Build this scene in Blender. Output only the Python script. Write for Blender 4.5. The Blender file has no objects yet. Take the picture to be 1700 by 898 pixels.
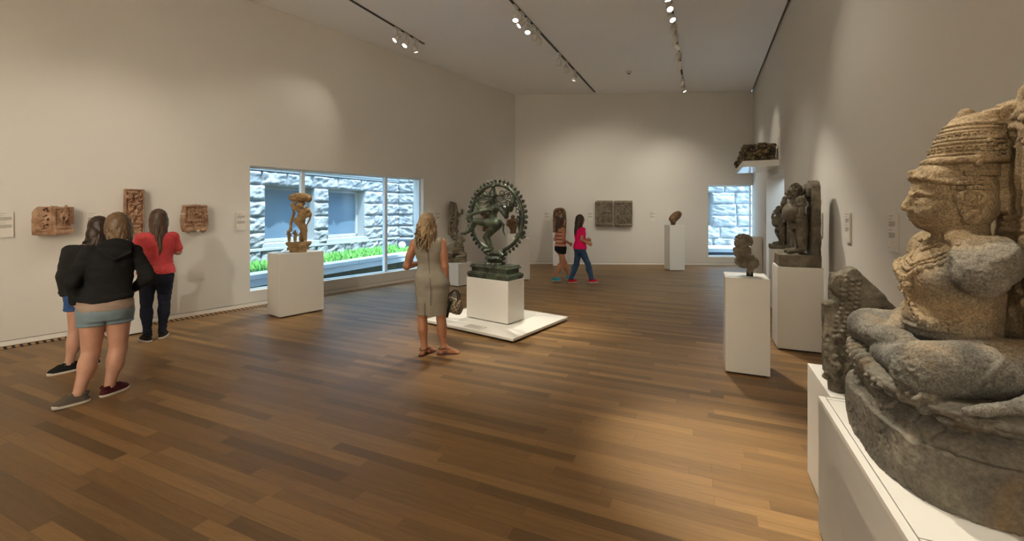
import bpy, bmesh, math, random
import numpy as np
from mathutils import Vector, Matrix, Euler
random.seed(7)
PI = math.pi
R = math.radians
S = bpy.context.scene
COL = S.collection

# ------------------------------------------------------------------ camera
F, EYE, HOR = 720.0, 1.68, 350.0          # focal length in pixels of a 1700 x 898 frame, eye height, horizon row
cam_data = bpy.data.cameras.new('camera')
cam_data.sensor_width = 36
cam_data.lens = 36 * F / 1700
cam_data.shift_y = -(449 - HOR) / 1700
cam_data.clip_start = 0.05
cam = bpy.data.objects.new('camera', cam_data)
COL.objects.link(cam)
cam.location = (0, 0, EYE)
cam.rotation_euler = (PI / 2, 0, 0)
S.camera = cam

# ------------------------------------------------------------------ view, world, lights
S.view_settings.view_transform = 'Standard'
S.view_settings.look = 'None'
S.view_settings.gamma = 1
S.view_settings.use_curve_mapping = False
S.view_settings.exposure = 1.1
S.cycles.use_denoising = True
S.cycles.max_bounces = 8
S.cycles.diffuse_bounces = 5
S.cycles.glossy_bounces = 4
S.cycles.transparent_max_bounces = 12
S.cycles.sample_clamp_indirect = 6
S.cycles.blur_glossy = 1.0
SKY_STRENGTH = 6.5
world = bpy.data.worlds.new('sky')
S.world = world
world.use_nodes = True
wn = world.node_tree
bg = wn.nodes['Background']
bg.inputs[0].default_value = (0.44, 0.70, 1.0, 1)
bg.inputs[1].default_value = SKY_STRENGTH
sun_data = bpy.data.lights.new('sun', 'SUN')          # stands high over the gallery's roof and rakes the stone building outside
sun_data.energy = 8.0
sun_data.angle = R(1.0)
sun_data.color = (.86, .95, 1.0)
sun = bpy.data.objects.new('sun', sun_data)
COL.objects.link(sun)
sun.rotation_euler = Vector((-.25, .27, -.93)).to_track_quat('-Z', 'Y').to_euler()
WARM = (1.0, 0.925, 0.77)
SPOT_GAIN = 1.0

# left and right walls run in directions of their own; angles about the vertical
RDIR = Vector((318 / 720, 1, 0)).normalized()      # along the right wall, away from the camera
LDIR = Vector((550 / 720, 1, 0)).normalized()      # along the left wall, away from the camera
RA = -math.atan2(318, 720)                         # rotation that turns +Y onto RDIR
LA = -math.atan2(550, 720)
RP = Vector((RDIR.y, -RDIR.x, 0))                  # to the right of RDIR
LP = Vector((LDIR.y, -LDIR.x, 0))
CEIL = 5.36
CORNER_L = Vector((0.10, 13.75, 0))
RX0 = 1.53                                         # the right wall crosses y = 0 here
CORNER_R = Vector((RX0 + 13.38 * 318 / 720, 13.38, 0))

def GP(px, py, z=0.0):
    y = F * (EYE - z) / (py - HOR)
    return Vector(((px - 850) / F * y, y, z))
def PT(px, py, y):
    return Vector(((px - 850) / F * y, y, EYE - (py - HOR) / F * y))
def on_left(px, off=0.0):
    """point of the left wall's face seen in column px, moved off into the room"""
    k = (px - 850) / F
    m = LDIR.x / LDIR.y
    y = (CORNER_L.x - m * CORNER_L.y) / (k - m)
    return Vector((k * y, y, 0)) + LP * off
def on_right(px, off=0.0):
    k = (px - 850) / F
    m = RDIR.x / RDIR.y
    y = RX0 / (k - m)
    return Vector((k * y, y, 0)) - RP * off
FDIR = (CORNER_R - CORNER_L).normalized()
FA = math.atan2(FDIR.y, FDIR.x)
FP = Vector((FDIR.y, -FDIR.x, 0))                  # from the far wall towards the camera
def on_far(px, off=0.0):
    k = (px - 850) / F
    m = FDIR.y / FDIR.x
    y = (CORNER_L.y - m * CORNER_L.x) / (1 - m * k)
    return Vector((k * y, y, 0)) + FP * off
def zat(py, y):
    return EYE - (py - HOR) / F * y

# ------------------------------------------------------------------ materials
def lin(c):
    return tuple(((v / 255) / 12.92 if v / 255 <= .04045 else ((v / 255 + .055) / 1.055) ** 2.4) for v in c) + (1,)
class N:
    """a small wrapper that strings nodes together"""
    def __init__(self, name):
        self.m = bpy.data.materials.new(name)
        self.m.use_nodes = True
        self.t = self.m.node_tree
        self.t.nodes.clear()
        self.out = self.t.nodes.new('ShaderNodeOutputMaterial')
    def n(self, kind, **kw):
        nd = self.t.nodes.new('ShaderNode' + kind)
        for k, v in kw.items():
            if k.startswith('i_'):
                nd.inputs[k[2:].replace('_', ' ')].default_value = v
            else:
                setattr(nd, k, v)
        return nd
    def l(self, a, b):
        self.t.links.new(a, b)
    def math(self, op, a, b=None, c=None):
        nd = self.n('Math', operation=op)
        for i, v in enumerate((a, b, c)):
            if v is None: continue
            if isinstance(v, (int, float)): nd.inputs[i].default_value = v
            else: self.l(v, nd.inputs[i])
        return nd.outputs[0]
    def mix(self, fac, a, b, blend='MIX'):
        nd = self.n('Mix', data_type='RGBA', blend_type=blend)
        for sock, v in ((nd.inputs[0], fac), (nd.inputs[6], a), (nd.inputs[7], b)):
            if isinstance(v, (int, float, tuple)): sock.default_value = v
            else: self.l(v, sock)
        return nd.outputs[2]
    def ramp(self, fac, stops):
        nd = self.n('ValToRGB')
        e = nd.color_ramp.elements
        while len(e) < len(stops): e.new(.5)
        for el, (p, c) in zip(e, stops):
            el.position = p; el.color = c
        self.l(fac, nd.inputs[0])
        return nd.outputs[0]
    def noise(self, vec, scale, detail=4, rough=.55, dist=0.0):
        nd = self.n('TexNoise')
        nd.inputs['Scale'].default_value = scale
        nd.inputs['Detail'].default_value = detail
        nd.inputs['Roughness'].default_value = rough
        nd.inputs['Distortion'].default_value = dist
        if vec is not None: self.l(vec, nd.inputs['Vector'])
        return nd.outputs['Fac']
    def coord(self, which='Object', scale=None, rot=None):
        tc = self.n('TexCoord')
        v = tc.outputs[which]
        if scale or rot:
            mp = self.n('Mapping')
            if scale: mp.inputs['Scale'].default_value = scale
            if rot: mp.inputs['Rotation'].default_value = rot
            self.l(v, mp.inputs[0]); v = mp.outputs[0]
        return v
    def bump(self, h, strength=.3, dist=.01, normal=None):
        nd = self.n('Bump')
        nd.inputs['Strength'].default_value = strength
        nd.inputs['Distance'].default_value = dist
        self.l(h, nd.inputs['Height'])
        if normal is not None: self.l(normal, nd.inputs['Normal'])
        return nd.outputs[0]
    def pbr(self, col, rough=.6, metal=0.0, normal=None, spec=.5, **kw):
        p = self.n('BsdfPrincipled')
        for key, v in (('Base Color', col), ('Roughness', rough), ('Metallic', metal), ('Specular IOR Level', spec)):
            if isinstance(v, (int, float, tuple)): p.inputs[key].default_value = v
            else: self.l(v, p.inputs[key])
        for k, v in kw.items(): p.inputs[k.replace('_', ' ')].default_value = v
        if normal is not None: self.l(normal, p.inputs['Normal'])
        self.l(p.outputs[0], self.out.inputs[0])
        return self.m
MATS = {}
def plain(name, rgb, rough=.6, metal=0.0, var=.06, scale=8.0, bump=0.0, spec=.5):
    """a painted or cast surface with a little unevenness"""
    if name in MATS: return MATS[name]
    q = N(name); v = q.coord()
    n = q.noise(v, scale, 3)
    c = lin(rgb)
    a = tuple(x * (1 - var) for x in c[:3]) + (1,)
    b = tuple(min(1, x * (1 + var)) for x in c[:3]) + (1,)
    col = q.ramp(n, [(.3, a), (.7, b)])
    nm = q.bump(q.noise(v, scale * 12, 2), bump, .004) if bump else None
    MATS[name] = q.pbr(col, rough, metal, nm, spec)
    return MATS[name]
def stone(name, dark, mid, light, scale=7.0, bump=.5, grain=90.0, rough=.85, dist=.006, tint=None):
    """weathered carved stone: broad blotches, grain and pits"""
    if name in MATS: return MATS[name]
    q = N(name); v = q.coord()
    n1 = q.noise(v, scale, 6, .62, .4)
    col = q.ramp(n1, [(.28, lin(dark)), (.5, lin(mid)), (.74, lin(light))])
    if tint:
        n3 = q.noise(v, scale * .45, 3, .5, .8)
        f = q.ramp(n3, [(.5, (0, 0, 0, 1)), (.66, (1, 1, 1, 1))])
        col = q.mix(f, col, lin(tint))
    n2 = q.noise(v, grain, 4, .7)
    col = q.mix(.55, col, q.ramp(n2, [(.3, (.42, .42, .42, 1)), (.72, (1.35, 1.35, 1.35, 1))]), 'MULTIPLY')
    vo = q.n('TexVoronoi'); vo.inputs['Scale'].default_value = grain * .6
    q.l(v, vo.inputs['Vector'])
    h = q.math('ADD', n2, q.math('MULTIPLY', q.math('MINIMUM', vo.outputs['Distance'], .35), .8))
    h = q.math('ADD', h, q.math('MULTIPLY', q.noise(v, grain * .22, 5, .65), 1.2))
    MATS[name] = q.pbr(col, rough, 0, q.bump(h, bump, dist), .3)
    return MATS[name]

# ------------------------------------------------------------------ scene-graph helpers
def tag(o, label, cat, group=None):
    o['label'] = label; o['category'] = cat
    if group: o['group'] = group
    return o
def thing(name, label, cat, loc=(0, 0, 0), rz=0.0, group=None):
    o = bpy.data.objects.new(name, None)
    o.empty_display_size = .1
    COL.objects.link(o)
    o.location = loc; o.rotation_euler = (0, 0, rz)
    return tag(o, label, cat, group)
def link(name, me, mat=None, parent=None, smooth=False):
    o = bpy.data.objects.new(name, me)
    COL.objects.link(o)
    if mat is not None:
        for m in (mat if isinstance(mat, (list, tuple)) else [mat]): me.materials.append(m)
    if smooth and len(me.polygons):
        me.polygons.foreach_set('use_smooth', np.ones(len(me.polygons), dtype=bool))
    if parent is not None: o.parent = parent
    return o
def from_bm(name, bm, mat=None, parent=None, smooth=False, loc=None, rz=None):
    bmesh.ops.recalc_face_normals(bm, faces=bm.faces[:])
    me = bpy.data.meshes.new(name)
    bm.to_mesh(me); bm.free()
    o = link(name, me, mat, parent, smooth)
    if loc is not None: o.location = loc
    if rz is not None: o.rotation_euler = (0, 0, rz)
    return o
def structure(o):
    o['kind'] = 'structure'
    return o
def dup(root, loc, rz, label, group=None):
    """a copy of a thing with copies of its parts and their sub-parts"""
    r = root.copy(); COL.objects.link(r)
    r.location = loc; r.rotation_euler = (0, 0, rz); r['label'] = label
    if group: r['group'] = group
    for ch in root.children:
        c = ch.copy(); COL.objects.link(c); c.parent = r
        for g in ch.children:
            d = g.copy(); COL.objects.link(d); d.parent = c
    return r
def bm_box(bm, lo, hi, bev=0.0):
    vs = [bm.verts.new((x, y, z)) for x in (lo[0], hi[0]) for y in (lo[1], hi[1]) for z in (lo[2], hi[2])]
    fs = [(0, 1, 3, 2), (4, 6, 7, 5), (0, 4, 5, 1), (2, 3, 7, 6), (0, 2, 6, 4), (1, 5, 7, 3)]
    faces = [bm.faces.new([vs[i] for i in f]) for f in fs]
    if bev:
        bmesh.ops.recalc_face_normals(bm, faces=faces)
        es = list({e for f in faces for e in f.edges})
        bmesh.ops.bevel(bm, geom=es, offset=bev, segments=2, affect='EDGES', profile=.5)
def box(name, lo, hi, mat, parent=None, bev=0.0, loc=None, rz=None):
    bm = bmesh.new(); bm_box(bm, lo, hi, bev)
    return from_bm(name, bm, mat, parent, False, loc, rz)
def bm_prism(bm, pts, z0, z1):
    a = [bm.verts.new((p[0], p[1], z0)) for p in pts]
    b = [bm.verts.new((p[0], p[1], z1)) for p in pts]
    n = len(pts)
    bm.faces.new(a[::-1]); bm.faces.new(b)
    for i in range(n): bm.faces.new((a[i], a[(i + 1) % n], b[(i + 1) % n], b[i]))
def bm_tube(bm, pts, rad, seg=10, cap=True):
    """a round tube along a polyline; rad is one number or one per point"""
    pts = [Vector(p) for p in pts]
    rads = rad if isinstance(rad, (list, tuple)) else [rad] * len(pts)
    rings = []
    u = None
    for i, p in enumerate(pts):
        d = (pts[min(i + 1, len(pts) - 1)] - pts[max(i - 1, 0)]).normalized()
        if u is None: u = d.cross(Vector((0, 0, 1)) if abs(d.z) < .9 else Vector((1, 0, 0)))
        u = (u - d * u.dot(d)).normalized()
        w = u.cross(d)
        rings.append([bm.verts.new(p + (u * math.cos(2 * PI * k / seg) + w * math.sin(2 * PI * k / seg)) * rads[i]) for k in range(seg)])
    for a, b in zip(rings, rings[1:]):
        for k in range(seg): bm.faces.new((a[k], a[(k + 1) % seg], b[(k + 1) % seg], b[k]))
    if cap:
        bm.faces.new(rings[0][::-1]); bm.faces.new(rings[-1])
def bm_lathe(bm, prof, seg=24, M=None):
    M = M or Matrix.Identity(4)
    rings = [[bm.verts.new(M @ Vector((r * math.cos(2 * PI * k / seg), r * math.sin(2 * PI * k / seg), z))) for k in range(seg)] for r, z in prof]
    for a, b in zip(rings, rings[1:]):
        for k in range(seg): bm.faces.new((a[k], a[(k + 1) % seg], b[(k + 1) % seg], b[k]))
    bm.faces.new(rings[0][::-1]); bm.faces.new(rings[-1])

# ------------------------------------------------------------------ carving tool: fused solids turned into one skin
def lattice_noise(p, seed=0):
    """smooth value noise in -1..1 at points p (n, 3)"""
    i = np.floor(p).astype(np.int64); f = (p - i).astype(np.float32)
    f = f * f * (3 - 2 * f)
    def h(x, y, z):
        n = (x * 374761393 + y * 668265263 + z * 2147483647 + seed * 974711) & 0xffffffff
        n = ((n ^ (n >> 13)) * 1274126177) & 0xffffffff
        n = n ^ (n >> 16)
        return (n & 0xffff).astype(np.float32) / 32767.5 - 1
    x, y, z = i[:, 0], i[:, 1], i[:, 2]
    r = 0
    for dx in (0, 1):
        wx = f[:, 0] if dx else 1 - f[:, 0]
        for dy in (0, 1):
            wy = f[:, 1] if dy else 1 - f[:, 1]
            for dz in (0, 1):
                wz = f[:, 2] if dz else 1 - f[:, 2]
                r = r + wx * wy * wz * h(x + dx, y + dy, z + dz)
    return r
def fbm(p, scale, octv=3, seed=0):
    r = 0; a = 1.0
    for o in range(octv):
        r = r + a * lattice_noise(p * (scale * 2 ** o), seed + o); a *= .5
    return r
def rot3(rx=0, ry=0, rz=0):
    return np.array(Euler((R(rx), R(ry), R(rz))).to_matrix(), dtype=np.float32)
class Sdf:
    def __init__(s, lo, hi, h):
        s.h = h; s.lo = np.array(lo, np.float32)
        s.n = np.maximum(4, np.ceil((np.array(hi) - np.array(lo)) / h).astype(int) + 1)
        s.ax = [(s.lo[i] + h * np.arange(s.n[i])).astype(np.float32) for i in range(3)]
        s.v = np.full(tuple(s.n), 1.0, np.float32)
    def _apply(s, fn, lo, hi, k, mode):
        pad = k + 3 * s.h
        i0 = np.maximum(0, np.floor((np.array(lo) - pad - s.lo) / s.h).astype(int))
        i1 = np.minimum(s.n, np.ceil((np.array(hi) + pad - s.lo) / s.h).astype(int) + 1)
        if np.any(i1 <= i0): return
        X = s.ax[0][i0[0]:i1[0], None, None]; Y = s.ax[1][None, i0[1]:i1[1], None]; Z = s.ax[2][None, None, i0[2]:i1[2]]
        sl = tuple(slice(a, b) for a, b in zip(i0, i1))
        d = fn(X, Y, Z); o = s.v[sl]
        if mode == 'u':
            r = np.minimum(o, d)
            if k > 0: r = r - np.maximum(k - np.abs(o - d), 0) ** 2 * (.25 / k)
        else:
            d = -d
            r = np.maximum(o, d)
            if k > 0: r = r + np.maximum(k - np.abs(o - d), 0) ** 2 * (.25 / k)
        s.v[sl] = r
    def cone(s, a, b, ra, rb=None, k=.01, mode='u'):
        rb = ra if rb is None else rb
        a = np.array(a, np.float32); b = np.array(b, np.float32); m = max(ra, rb)
        ba = b - a; l2 = float(ba @ ba) + 1e-12
        def fn(X, Y, Z):
            px, py, pz = X - a[0], Y - a[1], Z - a[2]
            t = np.clip((px * ba[0] + py * ba[1] + pz * ba[2]) / l2, 0, 1)
            return np.sqrt((px - t * ba[0]) ** 2 + (py - t * ba[1]) ** 2 + (pz - t * ba[2]) ** 2) - (ra + (rb - ra) * t)
        s._apply(fn, np.minimum(a, b) - m, np.maximum(a, b) + m, k, mode)
    def path(s, pts, rad, k=.01, mode='u'):
        n = len(pts)
        rs = list(rad) if isinstance(rad, (list, tuple)) else [rad] * n
        for i in range(n - 1): s.cone(pts[i], pts[i + 1], rs[i], rs[i + 1], k, mode)
    def _loc(s, c, M):
        c = np.array(c, np.float32)
        def tr(X, Y, Z):
            X, Y, Z = X - c[0], Y - c[1], Z - c[2]
            if M is None: return X, Y, Z
            return (X * M[0, 0] + Y * M[1, 0] + Z * M[2, 0], X * M[0, 1] + Y * M[1, 1] + Z * M[2, 1], X * M[0, 2] + Y * M[1, 2] + Z * M[2, 2])
        return tr
    def _ext(s, r, M):
        r = np.array(r, np.float32)
        return r if M is None else np.abs(M) @ r
    def ell(s, c, r, M=None, k=.01, mode='u'):
        tr = s._loc(c, M)
        if isinstance(r, (int, float)): r = (r, r, r)
        def fn(X, Y, Z):
            x, y, z = tr(X, Y, Z)
            k0 = np.sqrt((x / r[0]) ** 2 + (y / r[1]) ** 2 + (z / r[2]) ** 2)
            k1 = np.sqrt((x / r[0] ** 2) ** 2 + (y / r[1] ** 2) ** 2 + (z / r[2] ** 2) ** 2) + 1e-9
            return k0 * (k0 - 1) / k1
        e = s._ext(r, M); c = np.array(c)
        s._apply(fn, c - e, c + e, k, mode)
    def box(s, c, r, M=None, rd=0.0, k=.005, mode='u'):
        tr = s._loc(c, M)
        def fn(X, Y, Z):
            x, y, z = tr(X, Y, Z)
            qx, qy, qz = np.abs(x) - (r[0] - rd), np.abs(y) - (r[1] - rd), np.abs(z) - (r[2] - rd)
            o = np.sqrt(np.maximum(qx, 0) ** 2 + np.maximum(qy, 0) ** 2 + np.maximum(qz, 0) ** 2)
            return o + np.minimum(np.maximum(qx, np.maximum(qy, qz)), 0) - rd
        e = s._ext(r, M); c = np.array(c)
        s._apply(fn, c - e, c + e, k, mode)
    def cyl(s, c, r, hh, M=None, rd=0.0, k=.005, mode='u'):
        tr = s._loc(c, M)
        def fn(X, Y, Z):
            x, y, z = tr(X, Y, Z)
            a = np.sqrt(x * x + y * y) - (r - rd); b = np.abs(z) - (hh - rd)
            return np.minimum(np.maximum(a, b), 0) + np.sqrt(np.maximum(a, 0) ** 2 + np.maximum(b, 0) ** 2) - rd
        e = s._ext((r, r, hh), M); c = np.array(c)
        s._apply(fn, c - e, c + e, k, mode)
    def tor(s, c, Rr, r, M=None, k=.005, mode='u', sx=1.0, sy=1.0):
        tr = s._loc(c, M)
        def fn(X, Y, Z):
            x, y, z = tr(X, Y, Z)
            q = np.sqrt((x / sx) ** 2 + (y / sy) ** 2) - Rr
            return np.sqrt(q * q * min(sx, sy) ** 2 + z * z) - r
        e = s._ext((Rr * sx + r, Rr * sy + r, r), M); c = np.array(c)
        s._apply(fn, c - e, c + e, k, mode)
    def loft(s, lev, k=.01, mode='u', p=2.0, M=None, c=(0, 0, 0)):
        """stacked ovals: rows of (z, cx, cy, rx, ry), smoothly joined"""
        lev = np.array(sorted(lev), np.float32)
        zs = lev[:, 0]; zf = np.linspace(zs[0], zs[-1], 120)
        tan = np.gradient(lev[:, 1:], zs, axis=0) if len(zs) > 2 else np.zeros_like(lev[:, 1:])
        j = np.clip(np.searchsorted(zs, zf, side='right') - 1, 0, len(zs) - 2)
        hh = (zs[j + 1] - zs[j])[:, None]; t = ((zf - zs[j])[:, None] / hh)
        if len(zs) > 2:
            fine = ((2 * t ** 3 - 3 * t ** 2 + 1) * lev[j, 1:] + (t ** 3 - 2 * t ** 2 + t) * hh * tan[j]
                    + (-2 * t ** 3 + 3 * t ** 2) * lev[j + 1, 1:] + (t ** 3 - t ** 2) * hh * tan[j + 1])
        else:
            fine = lev[j, 1:] + (lev[j + 1, 1:] - lev[j, 1:]) * t
        tr = s._loc(c, M)
        def fn(X, Y, Z):
            x, y, z = tr(X, Y, Z)
            cx, cy, rx, ry = [np.interp(z, zf, fine[:, i]).astype(np.float32) for i in range(4)]
            rx = np.maximum(rx, .002); ry = np.maximum(ry, .002)
            q = ((np.abs(x - cx) / rx) ** p + (np.abs(y - cy) / ry) ** p) ** (1 / p)
            d = (q - 1) * np.minimum(rx, ry)
            return np.maximum(d, np.maximum(zs[0] - z, z - zs[-1]))
        ex = np.abs(lev[:, 1]) + lev[:, 3]; ey = np.abs(lev[:, 2]) + lev[:, 4]
        if M is None:
            lo = (np.min(lev[:, 1] - lev[:, 3]) - .01, np.min(lev[:, 2] - lev[:, 4]) - .01, zs[0]); hi = (np.max(lev[:, 1] + lev[:, 3]) + .01, np.max(lev[:, 2] + lev[:, 4]) + .01, zs[-1])
            lo = np.array(lo) + c; hi = np.array(hi) + c
        else:
            e = np.abs(M) @ np.array((ex.max(), ey.max(), max(abs(zs[0]), abs(zs[-1])))); lo = np.array(c) - e; hi = np.array(c) + e
        s._apply(fn, lo, hi, k, mode)
    def clone(s):
        c = Sdf.__new__(Sdf); c.h, c.lo, c.n, c.ax, c.v = s.h, s.lo, s.n, s.ax, s.v.copy()
        return c
    def hit(s, p, axis, sign):
        """walks from outside along an axis and returns the first surface coordinate met on the line through p"""
        i = [int(np.clip(round((p[a] - s.lo[a]) / s.h), 0, s.n[a] - 1)) for a in range(3)]
        sl = [i[0], i[1], i[2]]; sl[axis] = slice(None)
        v = s.v[tuple(sl)]; n = np.nonzero(v < 0)[0]
        if len(n) == 0: return p[axis]
        return float(s.lo[axis] + s.h * (n[0] if sign > 0 else n[-1]))
    def mesh(s, disp=None, smooth_iter=0):
        v = s.v; h = s.h
        v[0] = v[-1] = 1; v[:, 0] = v[:, -1] = 1; v[:, :, 0] = v[:, :, -1] = 1
        ins = v < 0
        u = ins.view(np.uint8)
        cnt = sum(u[a:a + v.shape[0] - 1, b:b + v.shape[1] - 1, c:c + v.shape[2] - 1] for a in (0, 1) for b in (0, 1) for c in (0, 1))
        act = (cnt > 0) & (cnt < 8)
        I, J, K = np.nonzero(act)
        idx = np.full(act.shape, -1, np.int32); idx[I, J, K] = np.arange(len(I))
        pos = np.zeros((len(I), 3), np.float32); w = np.zeros(len(I), np.float32)
        corners = [(a, b, c) for a in (0, 1) for b in (0, 1) for c in (0, 1)]
        cv = {c: v[I + c[0], J + c[1], K + c[2]] for c in corners}
        for c0 in corners:
            for ax in range(3):
                if c0[ax]: continue
                c1 = tuple(c0[i] + (i == ax) for i in range(3))
                a, b = cv[c0], cv[c1]
                m = (a < 0) != (b < 0)
                t = np.where(m, a / np.where(a == b, 1, a - b), 0)
                for i in range(3): pos[:, i] += np.where(m, c0[i] + (t if i == ax else 0), 0)
                w += m
        pos = pos / w[:, None]
        P = s.lo + (np.stack((I, J, K), 1) + pos) * h
        quads = []
        for ax in range(3):
            a0 = [slice(0, -1)] * 3; a1 = [slice(0, -1)] * 3
            lo_ = [slice(1, -1)] * 3; lo_[ax] = slice(0, -1); hi_ = [slice(1, -1)] * 3; hi_[ax] = slice(1, None)
            A = ins[tuple(lo_)]; B = ins[tuple(hi_)]
            cr = np.nonzero(A != B)
            flip = A[cr]
            g = [cr[i] + (0 if i == ax else 1) for i in range(3)]
            e1, e2 = [(1, 2), (2, 0), (0, 1)][ax]
            def cell(d1, d2):
                q = [g[0].copy(), g[1].copy(), g[2].copy()]
                q[e1] -= d1; q[e2] -= d2
                return idx[q[0], q[1], q[2]]
            q = np.stack((cell(1, 1), cell(0, 1), cell(0, 0), cell(1, 0)), 1)
            q[~flip] = q[~flip][:, ::-1]
            quads.append(q)
        Q = np.concatenate(quads).astype(np.int32)
        for _ in range(smooth_iter):
            acc = np.zeros_like(P); c = np.zeros(len(P), np.float32)
            for a in range(4):
                for b in (1, 3):
                    np.add.at(acc, Q[:, a], P[Q[:, (a + b) % 4]]); np.add.at(c, Q[:, a], 1)
            P = .5 * P + .5 * acc / np.maximum(c, 1)[:, None]
        if disp is not None:
            nrm = np.cross(P[Q[:, 2]] - P[Q[:, 0]], P[Q[:, 3]] - P[Q[:, 1]])
            vn = np.zeros_like(P)
            for a in range(4):
                for i in range(3): vn[:, i] += np.bincount(Q[:, a], nrm[:, i], len(P))
            vn /= np.linalg.norm(vn, axis=1)[:, None] + 1e-9
            P = P + vn * disp(P)[:, None].astype(np.float32)
        if -.012 <= s.lo[2] < 0: P[:, 2] = np.maximum(P[:, 2], 0)      # carved bases stand flat
        me = bpy.data.meshes.new('skin')
        me.vertices.add(len(P)); me.vertices.foreach_set('co', P.astype(np.float32).ravel())
        me.loops.add(Q.size); me.loops.foreach_set('vertex_index', Q.ravel())
        me.polygons.add(len(Q)); me.polygons.foreach_set('loop_start', np.arange(0, Q.size, 4, dtype=np.int32))
        me.update(calc_edges=True)
        return me
    def obj(s, name, mat, parent=None, disp=None, smooth_iter=0):
        me = s.mesh(disp, smooth_iter); me.name = name
        return link(name, me, mat, parent, True)
# ------------------------------------------------------------------ lamps on the ceiling tracks
white_metal = plain('white_metal', (205, 200, 190), .4, 0, .03)
dark_metal = plain('dark_metal', (38, 34, 30), .45, 0, .05)
q = N('lamp_lens')
em = q.n('Emission'); em.inputs[0].default_value = (1, .95, .86, 1); em.inputs[1].default_value = 9
q.l(em.outputs[0], q.out.inputs[0]); lens_mat = q.m
q = N('lamp_lens_dim')
em = q.n('Emission'); em.inputs[0].default_value = (1, .93, .8, 1); em.inputs[1].default_value = .5
q.l(em.outputs[0], q.out.inputs[0]); lens_off = q.m
SPOTS = []
def spotlight(base, aim, label, watts=0, cone=36, blend=.7, col=WARM, group=None, lit=True):
    """a can-shaped lamp hanging on its track at base and pointed at aim"""
    t = thing('track_spotlight', label, 'spotlight', base, RA, group)
    inv = Matrix.Rotation(-RA, 3, 'Z')
    d = (inv @ (Vector(aim) - Vector(base) - Vector((0, 0, -.17)))).normalized()
    bm = bmesh.new(); bm_box(bm, (-.022, -.09, -.03), (.022, .09, 0), .004)
    from_bm('adapter', bm, white_metal, t)
    q0 = Vector((0, 0, -.19))
    bm = bmesh.new(); bm_tube(bm, [(0, 0, -.02), (0, 0, -.09), q0 - d * .05], .011, 8)
    from_bm('arm', bm, white_metal, t, True)
    M = Matrix.Translation(q0) @ d.to_track_quat('Z', 'Y').to_matrix().to_4x4()
    bm = bmesh.new()
    bm_lathe(bm, [(.028, -.10), (.044, -.09), (.044, -.055), (.038, -.05), (.038, -.042), (.055, -.034), (.055, .085), (.05, .09), (.05, .072)], 20, M)
    from_bm('housing', bm, white_metal, t, True)
    bm = bmesh.new()
    bm_lathe(bm, [(.049, .074), (.049, .079)], 20, M)
    from_bm('lens', bm, lens_mat if lit else lens_off, t)
    if watts:
        L = bpy.data.lights.new('lamp', 'SPOT')
        L.energy = watts * SPOT_GAIN; L.color = col[:3]; L.spot_size = R(cone); L.spot_blend = blend; L.shadow_soft_size = .035
        lo = bpy.data.objects.new('lamp', L); COL.objects.link(lo); lo.parent = t
        lo.location = q0 + d * .1
        lo.rotation_euler = d.to_track_quat('-Z', 'Y').to_euler()
    return t

# ------------------------------------------------------------------ the room
paint = plain('wall_paint', (205, 200, 192), .85, 0, .015, .6)
ceil_paint = plain('ceiling_paint', (238, 238, 238), .9, 0, .015, .5)
trim_white = plain('trim_white', (222, 218, 210), .5, 0, .02)
black_gap = plain('black_gap', (14, 12, 10), .8, 0, .05)

# oak strip floor: boards run square to the right wall
q = N('oak_floor')
v = q.coord('Object', rot=(0, 0, -RA))
sx = q.n('SeparateXYZ'); q.l(v, sx.inputs[0])
row = q.math('FLOOR', q.math('DIVIDE', sx.outputs[1], .088))
wr = q.n('TexWhiteNoise', noise_dimensions='1D'); q.l(row, wr.inputs['W'])
xs = q.math('ADD', q.math('DIVIDE', sx.outputs[0], 1.15), q.math('MULTIPLY', wr.outputs['Value'], 7.3))
colm = q.math('FLOOR', xs)
cb = q.n('CombineXYZ'); q.l(row, cb.inputs[0]); q.l(colm, cb.inputs[1])
wb = q.n('TexWhiteNoise', noise_dimensions='2D'); q.l(cb.outputs[0], wb.inputs['Vector'])
cb2 = q.n('CombineXYZ')
q.l(q.math('MULTIPLY', sx.outputs[0], 1.4), cb2.inputs[0]); q.l(q.math('MULTIPLY', sx.outputs[1], 26.0), cb2.inputs[1])
q.l(q.math('MULTIPLY', wb.outputs['Value'], 40.0), cb2.inputs[2])
g1 = q.noise(cb2.outputs[0], 1.0, 6, .6, 1.6)
cb3 = q.n('CombineXYZ')
q.l(q.math('MULTIPLY', sx.outputs[0], 9.0), cb3.inputs[0]); q.l(q.math('MULTIPLY', sx.outputs[1], 160.0), cb3.inputs[1])
q.l(q.math('MULTIPLY', wb.outputs['Value'], 90.0), cb3.inputs[2])
g2 = q.noise(cb3.outputs[0], 1.0, 3, .7)
base = q.ramp(wb.outputs['Value'], [(0, lin((100, 74, 42))), (.3, lin((118, 88, 51))), (.7, lin((130, 98, 58))), (1, lin((144, 110, 66)))])
base = q.mix(.55, base, q.ramp(g1, [(.3, (.62, .6, .58, 1)), (.62, (1.12, 1.12, 1.12, 1))]), 'MULTIPLY')
base = q.mix(.4, base, q.ramp(g2, [(.3, (.7, .68, .66, 1)), (.65, (1.12, 1.12, 1.12, 1))]), 'MULTIPLY')
fy = q.math('FRACT', q.math('DIVIDE', sx.outputs[1], .088)); fx = q.math('FRACT', xs)
gy = q.math('LESS_THAN', fy, .022); gx = q.math('LESS_THAN', fx, .0022)
gap = q.math('MAXIMUM', gy, gx)
base = q.mix(q.math('MULTIPLY', gap, .55), base, lin((52, 34, 18)))
hgt = q.math('SUBTRACT', q.math('MULTIPLY', g2, .25), q.math('MULTIPLY', gap, .6))
oak = q.pbr(base, q.math('ADD', .34, q.math('MULTIPLY', g1, .18)), 0, q.bump(hgt, .18, .003), .42)
NEAR_Y = -5.6
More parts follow.
